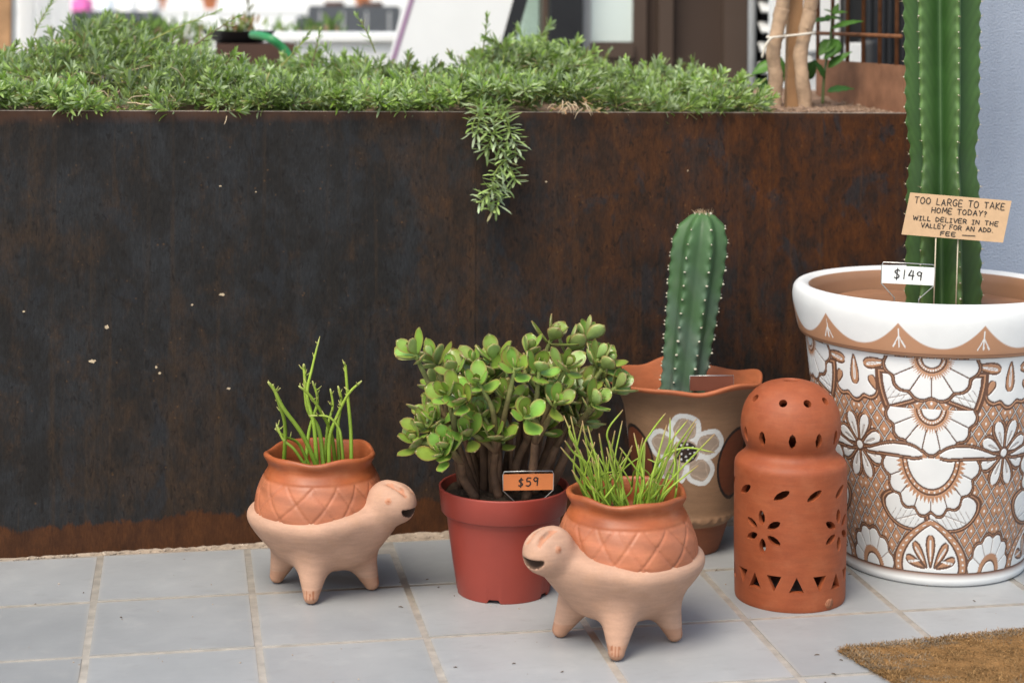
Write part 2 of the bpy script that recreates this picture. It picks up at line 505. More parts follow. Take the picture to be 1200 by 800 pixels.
M['brownwall'] = simple('brown_siding', (0.066, 0.043, 0.033), 0.7, 0.08, 4, 0.1, 60, 0.25)
M['black'] = simple('black_metal', (0.018, 0.018, 0.02), 0.5, 0.1, 8, 0.0)
M['darkgrey'] = simple('dark_grey_metal', (0.035, 0.035, 0.037), 0.5, 0.1, 8, 0.0)
M['whitepaint'] = simple('white_paint', (0.80, 0.79, 0.77), 0.6, 0.03, 6, 0.03)
M['purple'] = simple('mauve_trim', (0.35, 0.22, 0.32), 0.6, 0.05, 6, 0.03)
M['greyweave'] = simple('grey_woven_back', (0.085, 0.09, 0.098), 0.8, 0.15, 40, 0.3, 90, 0.2)
M['pink'] = simple('pink_fabric', (0.60, 0.13, 0.36), 0.85, 0.05, 20, 0.1)
M['cushion'] = simple('pale_cushion', (0.68, 0.72, 0.76), 0.85, 0.05, 20, 0.1)
M['browncrate'] = simple('dark_brown_timber', (0.075, 0.036, 0.024), 0.8, 0.2, 12, 0.2)
M['hose'] = simple('green_rubber_hose', (0.03, 0.22, 0.07), 0.4, 0.05, 12, 0.05)
M['terracotta'] = simple('orange_terracotta', (0.55, 0.2, 0.09), 0.8, 0.15, 12, 0.1)
M['greypost'] = simple('grey_metal', (0.36, 0.36, 0.36), 0.45, 0.08, 12, 0.0)
M['curtain'] = simple('grey_curtain', (0.22, 0.205, 0.195), 0.9, 0.08, 12, 0.05)
M['hedge'] = leafy('hedge_leaf', 0.25, 0.6)


def glass_material():
    k = NT('green_tinted_glass')
    tr = k.n('ShaderNodeBsdfTransparent'); tr.inputs[0].default_value = (0.80, 0.92, 0.86, 1)
    gl = k.n('ShaderNodeBsdfGlossy'); gl.inputs['Roughness'].default_value = 0.03
    mx = k.n('ShaderNodeMixShader'); mx.inputs[0].default_value = 0.15
    k.l(tr.outputs[0], mx.inputs[1]); k.l(gl.outputs[0], mx.inputs[2]); k.l(mx.outputs[0], k.out.inputs[0])
    return k.m


M['glass'] = glass_material()
M['reflection_pane'] = simple('painted_reflection_pane', (0.70, 0.78, 0.74), 0.12, 0.04, 3, 0.0)  # bright reflection painted into the pane's own pale colour


# ---------------------------------------------------------------- paving and ground
GROUT = 0.0085
WS = 0.047                                    # the planter's face turns off the tile grid by this slope


def wall_y(x): return -0.002 + WS * x


V = [(-400, -400, -0.012), (400, -400, -0.012), (400, 400, -0.012), (-400, 400, -0.012)]
ground = mesh_np('ground', V, np.array([[0, 1, 2, 3]]), M['concrete'], smooth=False)
tag(ground, kind='structure')
floor = mesh_np('floor', *(lambda m: (m.v, [np.array([f]) for f in m.f]))(MB().box((-1.5, -4.8, -0.011), (4.20, 0.0, -0.0010))), M['grout'], smooth=False)
tag(floor, kind='structure')


def tile_mesh(sx, sy, seed):
    rr = random.Random(seed)
    bm = bmesh.new()
    bmesh.ops.create_cube(bm, size=1)
    for v in bm.verts:
        v.co = Vector((v.co.x * sx + rr.uniform(-0.0009, 0.0009), v.co.y * sy + rr.uniform(-0.0009, 0.0009), -0.0052 + v.co.z * 0.0104 + (rr.uniform(-0.0005, 0.0003) if v.co.z > 0 else 0)))
    ed = [e for e in bm.edges if all(v.co.z > -0.003 for v in e.verts) or abs(e.verts[0].co.z - e.verts[1].co.z) > 0.005]
    bmesh.ops.bevel(bm, geom=ed, offset=0.0028, segments=2, affect='EDGES')
    me = bpy.data.meshes.new('tile')
    bm.to_mesh(me); bm.free()
    me.materials.append(M['tile'])
    return me


tile_set = [tile_mesh(0.3 - GROUT, 0.3 - GROUT, s) for s in range(6)]
for i in range(-5, 12):
    for j in range(0, 16):
        x0, x1, y1, y0 = i * 0.3, (i + 1) * 0.3, -j * 0.3, -(j + 1) * 0.3
        x1c = min(x1, 4.20)
        y1c = min(y1, min(wall_y(x0), wall_y(x1c), 0.03) - 0.004) if j == 0 else y1
        if x1c - x0 < 0.29 or y1c < y1 - 1e-6:
            me = tile_mesh(x1c - x0 - GROUT, y1c - y0 - GROUT * (1 if j else 0.6), i * 31 + j)
        else:
            me = random.choice(tile_set)
        t = link('tile', me, None, floor, ((x0 + x1c) / 2, (y0 + y1c) / 2, rng.uniform(-0.0006, 0.0006)))
        t.rotation_euler = (rng.normal(0, 0.0012), rng.normal(0, 0.0012), 0)

# mortar bed between the last tiles and the steel
nx = 260
xs = np.linspace(-1.4, 2.2, nx); ts = np.linspace(0, 1, 7)
P = []
for t in ts:
    for x in xs:
        yb = max(wall_y(x) - 0.0015, 0.001) + 0.004
        P.append((x, -0.003 + (yb + 0.003) * t, -0.0035 + 0.006 * t + rng.uniform(-0.002, 0.0025) * (0.2 + t)))
Fq = np.array([[r * nx + c, r * nx + c + 1, (r + 1) * nx + c + 1, (r + 1) * nx + c] for r in range(6) for c in range(nx - 1)])
mortar = mesh_np('mortar_strip', P, Fq, M['mortar'])
tag(mortar, kind='structure')


def lump(c, r, rr):
    bm = bmesh.new()
    bmesh.ops.create_icosphere(bm, subdivisions=1, radius=1)
    s = [rr.uniform(0.6, 1.3) for _ in range(3)]
    Vv = [Vector((v.co.x * s[0], v.co.y * s[1], v.co.z * s[2] * 0.75)) * r * rr.uniform(0.75, 1.2) + Vector(c) for v in bm.verts]
    bm.verts.index_update()
    Ff = [[v.index for v in f.verts] for f in bm.faces]
    bm.free()
    return Vv, Ff


mb = MB(); rr = random.Random(4)
for _ in range(420):
    x = rr.uniform(-0.3, 2.18)
    yw = wall_y(x)
    y = yw - 0.004 - abs(rr.gauss(0, 0.012 if x > 0.5 else 0.005))
    if x > 0.9 and rr.random() < 0.6: y = rr.uniform(0.002, yw)
    r_ = rr.choice([0.0015, 0.002, 0.0025, 0.004])
    mb.add(*lump((x, y, 0.001), r_, rr))
for _ in range(90):                                   # crumbs strewn over the tiles
    mb.add(*lump((rr.uniform(0, 2.2), rr.uniform(-1.0, -0.05), 0.0012), rr.choice([0.0008, 0.0012, 0.0016]), rr))
tag(mb.build('crumbs', M['rubble']), kind='stuff')
mb = MB()
for _ in range(34):
    c_ = Vector((rr.uniform(0.0, 2.1), rr.uniform(-1.05, -0.05), 0.0014)); a_ = rr.uniform(0, PI); l_ = rr.uniform(0.0015, 0.0055)
    mb.tube([c_ - Vector((math.cos(a_), math.sin(a_), 0)) * l_, c_ + Vector((0, 0, 0.0006)), c_ + Vector((math.cos(a_ + .4), math.sin(a_ + .4), 0)) * l_], [0.0005, 0.0010, 0.0004], 5)
tag(mb.build('dry_litter', M['litter']), kind='stuff')

# ---------------------------------------------------------------- steel planter
TH = math.atan(WS)
pl = thing('steel_planter', 'long raised planter of dark rust-stained steel sheet behind the pots', 'planter', (0, -0.002, 0), TH)
LX0, LX1, LD = -1.35, 2.212, 0.72                     # planter frame: x along, y back
ZT0, ZT1 = 0.9345, 0.8990                              # rim height at either end


def zt(x): return ZT0 + (ZT1 - ZT0) * (x - LX0) / (LX1 - LX0)


SEAM = 1.0935


def panel(name, x0, x1, y0, y1, parent):
    m = MB()
    Vv = [(x, y, z) for x in (x0, x1) for y in (y0, y1) for z in (-0.003, zt(x))]
    m.add(Vv, [(0, 4, 5, 1), (2, 3, 7, 6), (0, 1, 3, 2), (4, 6, 7, 5), (1, 5, 7, 3), (0, 2, 6, 4)])
    o = m.build(name, M['steel'], parent)
    bv = o.modifiers.new('bevel', 'BEVEL'); bv.width = 0.0006; bv.segments = 1
    return o


panel('steel_sheet', LX0, SEAM - 0.0001, 0.0, 0.006, pl)
panel('steel_sheet', SEAM + 0.0001, LX1, 0.0002, 0.0062, pl)
panel('back_sheet', LX0, LX1, LD, LD + 0.006, pl)
panel('end_sheet', LX0 - 0.006, LX0, 0.0, LD, pl)
panel('end_sheet', LX1, LX1 + 0.006, 0.0, LD, pl)
for xa, xb in ((LX0, SEAM), (SEAM, LX1)):               # pale strip added along the rim as a painted highlight
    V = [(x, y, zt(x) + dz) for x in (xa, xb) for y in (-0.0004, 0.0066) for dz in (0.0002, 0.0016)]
    MB().add(V, [(0, 4, 5, 1), (2, 3, 7, 6), (0, 1, 3, 2), (4, 6, 7, 5), (1, 5, 7, 3), (0, 2, 6, 4)]).build('rim_highlight', M['worn'], pl)
# scuffs that took the skin of the steel off
mb = MB(); rr = random.Random(9)
for px, py, w, h in ((260, 345, 8, 4), (125, 383, 6, 6), (108, 423, 10, 5), (187, 437, 4, 3), (225, 357, 3, 3), (268, 455, 5, 3), (28, 365, 3, 3), (183, 430, 3, 4), (640, 213, 3, 2), (806, 200, 2, 2), (800, 268, 2, 2), (300, 225, 2, 2), (258, 218, 4, 2)):
    p = at(px, py, 0.02)
    x = p.x
    p = at(px, py, wall_y(x)); p = at(px, py, wall_y(p.x))
    lx = (Vector((p.x, p.y + 0.002)).dot(Vector((math.cos(TH), math.sin(TH)))))
    n = 11
    ring = [(lx + w / 2 / 560 * rr.uniform(0.6, 1.1) * math.cos(2 * PI * q / n), -0.0006, p.z + h / 2 / 550 * rr.uniform(0.5, 1.1) * math.sin(2 * PI * q / n)) for q in range(n)]
    mb.add(ring + [(a, 0.001, c) for a, b, c in ring], [tuple(range(n - 1, -1, -1))] + [(q, (q + 1) % n, n + (q + 1) % n, n + q) for q in range(n)])
tag(mb.build('scuff_marks', M['bone'], pl), kind='stuff')

# soil in the planter
nx, ny = 150, 34
rr = np.random.default_rng(3)
gx = np.linspace(LX0 + 0.001, LX1 - 0.001, nx); gy = np.linspace(0.0068, LD - 0.001, ny)
GX, GY = np.meshgrid(gx, gy)
GZ = 0.9125 - 0.012 + 0.035 * (GY / LD) + 0.010 * np.sin(GX * 7.3) * np.sin(GY * 9 + 1) + rr.uniform(-0.005, 0.006, GX.shape)
GZ += (GX - 0.5) * -0.0100
edge = np.minimum(1, (GY - 0.0068) / 0.05)
GZ = GZ + (1 - edge) * 0.008
Fq = np.array([[r * nx + c, r * nx + c + 1, (r + 1) * nx + c + 1, (r + 1) * nx + c] for r in range(ny - 1) for c in range(nx - 1)])
soil = mesh_np('planter_soil', np.stack([GX, GY, GZ], -1).reshape(-1, 3), Fq, M['soil'])
soil.location = (0, -0.002, 0); soil.rotation_euler = (0, 0, TH)
tag(soil, kind='stuff')
mb = MB(); rr = random.Random(12)
for _ in range(1700):
    x, y = rr.uniform(1.55, LX1 - 0.02), 0.02 + rr.random() ** 1.5 * 0.45
    z = 0.9125 - 0.010 + 0.035 * (y / LD) + 0.010 * math.sin(x * 7.3) * math.sin(y * 9 + 1) - (x - 0.5) * 0.0100 + 0.008 * (1 - min(1, (y - 0.0068) / 0.05))
    mb.add(*lump((x, y, z + 0.002), rr.choice([0.0012, 0.0015, 0.002, 0.002, 0.003, 0.003, 0.0045]) if rr.random() < 0.985 else 0.009, rr))
o = mb.build('soil_clods', M['soil'], None, smooth=False)
o.location = (0, -0.002, 0); o.rotation_euler = (0, 0, TH)
tag(o, kind='stuff')

# ---------------------------------------------------------------- trailing ground cover
SIL = np.array([(-250, 55), (0, 58), (60, 52), (100, 34), (150, 34), (200, 50), (240, 46), (270, 68), (300, 84), (340, 86), (375, 78), (420, 76), (450, 72), (500, 78), (540, 70), (580, 56), (620, 48), (650, 50), (690, 58), (730, 76), (780, 80), (830, 84), (860, 92), (885, 108), (900, 128)], float)


class Leaves:
    """narrow leaves, 6 vertices each, gathered for one mesh"""
    def __init__(s): s.P, s.C, s.n = [], [], 0

    def leaf(s, p, d, nrm, L, W, c, curl=0.25):
        side = d.cross(nrm).normalized()
        m = p + d * (L * 0.5) + nrm * (curl * L * 0.12)
        t = p + d * L - nrm * (curl * L * 0.10)
        q = p + d * (L * 0.82) + nrm * (curl * L * 0.04)
        for a in (p - side * W * 0.16, p + side * W * 0.16, m - side * W * 0.5, m + side * W * 0.5, q - side * W * 0.36, q + side * W * 0.36, t):
            s.P.append(a[:])
        s.C += [c] * 7
        s.n += 1

    def build(s, name, mat, parent=None):
        b = np.arange(s.n)[:, None] * 7
        q = np.concatenate([b + np.array([[0, 1, 3, 2]]), b + np.array([[2, 3, 5, 4]])])
        t = b + np.array([[4, 5, 6]])
        return mesh_np(name, np.array(s.P), [q, t], mat, parent, col=np.array(s.C))


def leaf_tone(rr, k=1.0):
    g = rr.random()
    if g < 0.55: c = (0.265, 0.365, 0.105)
    elif g < 0.85: c = (0.345, 0.420, 0.225)
    elif g < 0.96: c = (0.205, 0.320, 0.050)
    else: c = (0.27, 0.25, 0.10)
    f = rr.uniform(0.75, 1.25) * k
    return (c[0] * f, c[1] * f, c[2] * f)


def sprig(L, stems, base, d, length, rr, nleaf=22, size=0.026, droop=0.3, k=1.0, bend=None):
    """a leafy shoot: a bent stem with leaves in a spiral, denser toward its tip"""
    d = d.normalized()
    pts = [base]
    cur = d.copy()
    seg = 6
    for q in range(seg):
        cur = (cur + (bend if bend is not None else Vector((0, 0, -droop / seg))) + Vector((rr.gauss(0, 0.05), rr.gauss(0, 0.05), rr.gauss(0, 0.04)))).normalized()
        pts.append(pts[-1] + cur * (length / seg))
    if stems is not None:
        c = [(0.26, 0.28, 0.07), (0.31, 0.32, 0.08), (0.20, 0.13, 0.08)][rr.randint(0, 2)]
        stems.tube(pts, [0.0019 - 0.0010 * q / seg for q in range(seg + 1)], 4, False, [c] * (seg + 1))
    a = rr.uniform(0, 6.28)
    for q in range(nleaf):
        t = 1 - (1 - (q + 0.5) / nleaf) ** 1.5 * 0.9
        x = t * seg
        i = min(int(x), seg - 1)
        p = pts[i].lerp(pts[i + 1], x - i)
        ax = (pts[i + 1] - pts[i]).normalized()
        u = ax.orthogonal().normalized(); w = ax.cross(u)
        a += 2.4
        out = u * math.cos(a) + w * math.sin(a)
        ang = R(74 - 52 * t + rr.uniform(-14, 14))
        dd = (ax * math.cos(ang) + out * math.sin(ang)).normalized()
        nn = (ax - dd * ax.dot(dd)).normalized()
        L.leaf(p, dd, nn, size * rr.uniform(0.75, 1.2) * (1 - 0.35 * t * t), size * 0.155 * rr.uniform(0.85, 1.25), leaf_tone(rr, k * (0.9 + 0.3 * t)), rr.uniform(-0.2, 1.0))


rr = random.Random(21)
L = Leaves(); stems = MB()
rot = Matrix.Rotation(TH, 3, 'Z')


def to_world(x, y, z): return rot @ Vector((x, y, z)) + Vector((0, -0.002, 0))


def px_of(p):
    d = p - CAM
    return 600 + F_PX * d.dot(_r) / d.dot(_f)


def canopy(p, ly):
    """height of the foliage: low at the rim, rising to the photographed outline at the back"""
    ys = np.interp(px_of(p), SIL[:, 0], SIL[:, 1])
    dist = 4.45
    top = CAM.z - (ys - 15.5) / F_PX * dist
    t = min(1, max(0, ly / 0.55))
    return 0.924 + (top - 0.913 - 0.055) * (t ** 0.75)


nsp = 0
for _ in range(4300):
    lx = rr.uniform(LX0 + 0.03, 1.76); ly = 0.010 + rr.random() ** 1.3 * 0.66
    p = to_world(lx, ly, 0)
    X = px_of(p)
    if X < -160: continue
    if X > 905: continue
    if X > 850 and ly > 0.33: continue
    h = canopy(p, ly)
    clump = math.sin(lx * 11.3 + 1.7 * math.sin(ly * 8.1)) + math.sin(lx * 5.1 + ly * 13 + 2)
    if clump < -0.8 and rr.random() < 0.7: continue
    h += 0.011 * clump - 0.010 * min(1, ly / 0.15) + 0.0 * clump * min(1, ly / 0.15)
    comb = 2.2 * math.sin(lx * 3.7 + 1.3 * math.sin(ly * 5 + lx * 2)) + 1.5 * math.sin(ly * 9 + lx * 4.4)
    tone = 1.0 + 0.16 * math.sin(lx * 7.7 + ly * 5.1) + 0.10 * math.sin(lx * 19 + 3) * math.sin(ly * 15)
    bump = 0.014 * math.sin(lx * 23 + 2 * math.sin(ly * 17)) * math.sin(ly * 26 + 1.3 * math.sin(lx * 9)) * min(1, ly / 0.1)
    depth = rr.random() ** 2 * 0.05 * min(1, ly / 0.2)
    p.z = h + bump - depth
    lean = Vector((0.55 * math.cos(comb) + rr.gauss(0, 0.4), 0.45 * math.sin(comb) - 0.15 + rr.gauss(0, 0.38), rr.uniform(0.25, 1.1)))
    if ly < 0.09:
        lean = Vector((rr.gauss(0, 0.7), rr.uniform(-0.7, 0.1), rr.uniform(0.25, 0.7)))
        p.z -= 0.003
    ln = rr.uniform(0.035, 0.070) if rr.random() < 0.72 else rr.uniform(0.07, 0.11)
    if ly < 0.14: ln = min(ln, 0.05)
    if ln > 0.07: lean.z *= 0.35
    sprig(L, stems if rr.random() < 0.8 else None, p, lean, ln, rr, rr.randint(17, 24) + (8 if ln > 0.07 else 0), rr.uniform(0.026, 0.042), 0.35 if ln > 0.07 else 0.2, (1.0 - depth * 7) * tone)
    nsp += 1
tw_ = MB()
for _ in range(420):                                   # bare brown runners in the gaps
    lx = rr.uniform(LX0 + 0.05, 1.75); ly = rr.uniform(0.015, 0.6)
    p = to_world(lx, ly, 0)
    if px_of(p) < -160 or px_of(p) > 900: continue
    p.z = canopy(p, ly) - rr.uniform(0.0, 0.025)
    d = Vector((rr.gauss(0, 1), rr.gauss(0, 0.5), rr.uniform(-0.1, 0.35))).normalized()
    P = [p]
    for q in range(5):
        d = (d + Vector((rr.gauss(0, .25), rr.gauss(0, .25), rr.gauss(-0.05, .2)))).normalized()
        P.append(P[-1] + d * rr.uniform(0.008, 0.02))
    tw_.tube(P, [0.0014, 0.0015, 0.0014, 0.0012, 0.0010, 0.0006], 4, False)
# long runners that show above the mat
for px, py, Y, dx, dz, ln in ((150, 60, 0.5, 0.9, 0.42, 0.23), (215, 62, 0.45, 0.5, 0.35, 0.16), (40, 42, 0.6, 0.25, 0.6, 0.09), (440, 62, 0.5, -0.3, 0.7, 0.10), (565, 62, 0.5, 0.1, 0.8, 0.09), (0, 112, 0.1, 1.0, 0.02, 0.13), (10, 122, 0.07, 1.0, 0.03, 0.15), (690, 118, 0.1, 1.0, 0.1, 0.12), (820, 112, 0.2, 0.8, 0.35, 0.12), (330, 78, 0.5, 0.4, 0.6, 0.10), (365, 80, 0.5, 0.1, 0.8, 0.09)):
    sprig(L, stems, at(px, py, Y), Vector((dx, -0.15, dz)), ln, rr, 26, 0.027, 0.05, 1.05)
for px, py, Y in ((395, 118, 0.12), (430, 95, 0.3), (500, 112, 0.15), (680, 122, 0.06), (700, 128, 0.05), (660, 126, 0.05), (75, 50, 0.45), (90, 49, 0.45), (150, 108, 0.2)):
    for q in range(7):
        L.leaf(at(px + rr.uniform(-9, 9), py + rr.uniform(-4, 4), Y), Vector((rr.gauss(0, 1), rr.gauss(-0.3, 0.5), rr.gauss(0, 0.7))).normalized(), Vector((0, -0.5, 0.9)).normalized(), 0.017, 0.005, (0.45 * rr.uniform(0.7, 1.2), 0.30, 0.16))
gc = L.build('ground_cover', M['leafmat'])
tag(gc, kind='stuff')
o = stems.build('ground_cover_stems', M['stemgreen'], gc, smooth=True)
tag(o, kind='stuff')
tag(tw_.build('dry_runners', M['bone'], gc, smooth=True), kind='stuff')

# the shoot that hangs over the steel
hang = thing('trailing_shoot', 'green leafy shoot hanging down over the front of the steel planter', 'plant', to_world(1.08, 0.0, 0.911))
L = Leaves(); stems = MB(); rr = random.Random(5)
for path, sz, kk in (([(556, 120), (566, 142), (580, 165), (592, 190), (585, 218), (572, 243)], 0.028, 1.1),
                     ([(575, 122), (590, 143), (601, 165), (603, 185)], 0.027, 1.05),
                     ([(566, 118), (560, 142), (558, 158)], 0.027, 1.1),
                     ([(585, 125), (596, 150), (590, 172)], 0.026, 0.95),
                     ([(592, 186), (580, 200), (574, 226)], 0.026, 1.15),
                     ([(560, 130), (552, 150), (560, 166)], 0.026, 1.0),
                     ([(590, 188), (600, 203), (603, 214)], 0.025, 1.0), ([(570, 125), (578, 148), (572, 168), (566, 178)], 0.026, 1.1), ([(584, 215), (570, 228), (560, 238)], 0.026, 1.2), ([(583, 222), (582, 240), (574, 248)], 0.026, 1.2)):
    Pw = [at(x, y, (-0.018 if y > 128 else 0.03) + 0.045 - 0.012 * math.sin(q)) - hang.location for q, (x, y) in enumerate(path)]
    Pw = [Vector((p.x, p.y - 0.014, p.z)) for p in Pw]
    S = smooth_path(Pw, 5)
    stems.tube(S, [0.0022 - 0.0012 * q / len(S) for q in range(len(S))], 5, False, [(0.25, 0.30, 0.07)] * len(S))
    acc = 0.0; a = rr.uniform(0, 6)
    tot = sum((S[q + 1] - S[q]).length for q in range(len(S) - 1))
    run = 0.0
    for q in range(len(S) - 1):
        seg = S[q + 1] - S[q]
        ax = seg.normalized()
        nl = max(3, int(seg.length / 0.0020))
        for w in range(nl):
            p = S[q] + seg * (w / nl)
            t = (run + seg.length * w / nl) / tot
            a += 2.4
            u = ax.orthogonal().normalized(); v2 = ax.cross(u)
            out = u * math.cos(a) + v2 * math.sin(a)
            if out.y > 0.35: continue
            ang = R(76 - 30 * t + rr.uniform(-16, 16))
            dd = (ax * math.cos(ang) + out * math.sin(ang) + Vector((0, 0, 0.38))).normalized()
            nn = (Vector((0, -0.35, 0.95)) - dd * Vector((0, -0.35, 0.95)).dot(dd)).normalized()
            c = leaf_tone(rr, kk); c = (c[0] * 1.15 + 0.02, c[1] * 1.12 + 0.02, c[2] * 1.2 + 0.03)
            L.leaf(p, dd, nn, sz * rr.uniform(0.9, 1.5), sz * 0.23, c, rr.uniform(-0.3, 0.9))
        run += seg.length
tag(L.build('leaf', M['leafmat'], hang), kind='stuff')
stems.build('stem', M['stemgreen'], hang, smooth=True)
# dry roots and dead leaves beside it
mb = MB()
for q in range(13):
    b0 = at(rr.uniform(640, 690), rr.uniform(116, 127), 0.03) - hang.location
    pts = [b0]
    d = Vector((rr.gauss(0, 1), -0.7, rr.gauss(-0.2, 0.6))).normalized()
    for w in range(5):
        d = (d + Vector((rr.gauss(0, 0.35), rr.gauss(0, 0.2), rr.gauss(-0.28, 0.25)))).normalized()
        pts.append(pts[-1] + d * rr.uniform(0.004, 0.009))
        if pts[-1].y + hang.location.y > wall_y(pts[-1].x + hang.location.x) - 0.003 and pts[-1].z < 0.003: pts[-1].y = wall_y(pts[-1].x + hang.location.x) - 0.005 - hang.location.y
    mb.tube(pts, [0.0009, 0.0011, 0.0010, 0.0008, 0.0006, 0.0004], 5)
tag(mb.build('dry_roots', M['bone'], hang, smooth=True), kind='stuff')

# ---------------------------------------------------------------- turtle planters
def smin(a, b, k):
    h = np.clip(0.5 + 0.5 * (b - a) / k, 0, 1)
    return b * (1 - h) + a * h - k * h * (1 - h)


def surface_nets(f, lo, step):
    """closed smooth surface of f < 0 on a grid"""
    s = f < 0
    nx, ny, nz = f.shape
    idx = [(0, 0, 0), (1, 0, 0), (0, 1, 0), (1, 1, 0), (0, 0, 1), (1, 0, 1), (0, 1, 1), (1, 1, 1)]
    cs = [s[i:nx - 1 + i, j:ny - 1 + j, k:nz - 1 + k] for i, j, k in idx]
    cnt = sum(c.astype(np.int8) for c in cs)
    act = (cnt > 0) & (cnt < 8)
    ids = -np.ones(act.shape, np.int64)
    cell = np.argwhere(act)
    ids[act] = np.arange(len(cell))
    fv = [f[cell[:, 0] + i, cell[:, 1] + j, cell[:, 2] + k] for i, j, k in idx]
    acc = np.zeros((len(cell), 3)); n = np.zeros(len(cell))
    for a in range(8):
        for b in range(a + 1, 8):
            da = np.array(idx[a]); db = np.array(idx[b])
            if np.abs(da - db).sum() != 1: continue
            m = (fv[a] < 0) != (fv[b] < 0)
            t = np.where(m, fv[a] / np.where(m, fv[a] - fv[b], 1), 0)
            acc += np.where(m[:, None], da + (db - da) * t[:, None], 0); n += m
    V = (cell + acc / n[:, None]) * step + lo
    F = []
    for ax in range(3):
        o = [0, 0, 0]; o[ax] = 1
        A = s[:-1, :-1, :-1] if False else s
        sl0 = [slice(1, -1)] * 3; sl1 = [slice(1, -1)] * 3
        sl0[ax] = slice(0, -1); sl1[ax] = slice(1, None)
        a, b = s[tuple(sl0)], s[tuple(sl1)]
        ch = np.argwhere(a != b)
        flip = a[tuple(ch.T)]
        base = ch.copy()
        for q in range(3):
            if q != ax: base[:, q] += 1
        u, v = [(1, 2), (2, 0), (0, 1)][ax]
        e = np.eye(3, dtype=int)
        def g(du, dv):
            c = base - e[u] * du - e[v] * dv
            return ids[c[:, 0], c[:, 1], c[:, 2]]
        q = np.stack([g(1, 1), g(0, 1), g(0, 0), g(1, 0)], 1)
        q[~flip] = q[~flip][:, ::-1]
        F.append(q)
    return V, np.concatenate(F)


def ell(P, c, r):
    q = (P - np.array(c, np.float32)) / np.array(r, np.float32)
    k0 = np.sqrt((q ** 2).sum(-1)); k1 = np.sqrt(((q / np.array(r, np.float32)) ** 2).sum(-1))
    return k0 * (k0 - 1) / np.maximum(k1, 1e-6)


def rcone(P, a, b, r1, r2):
    a = np.array(a, np.float32); b = np.array(b, np.float32)
    ab = b - a
    t = np.clip(((P - a) @ ab) / (ab @ ab), 0, 1)
    return np.sqrt(((P - a - t[..., None] * ab) ** 2).sum(-1)) - (r1 + (r2 - r1) * t)


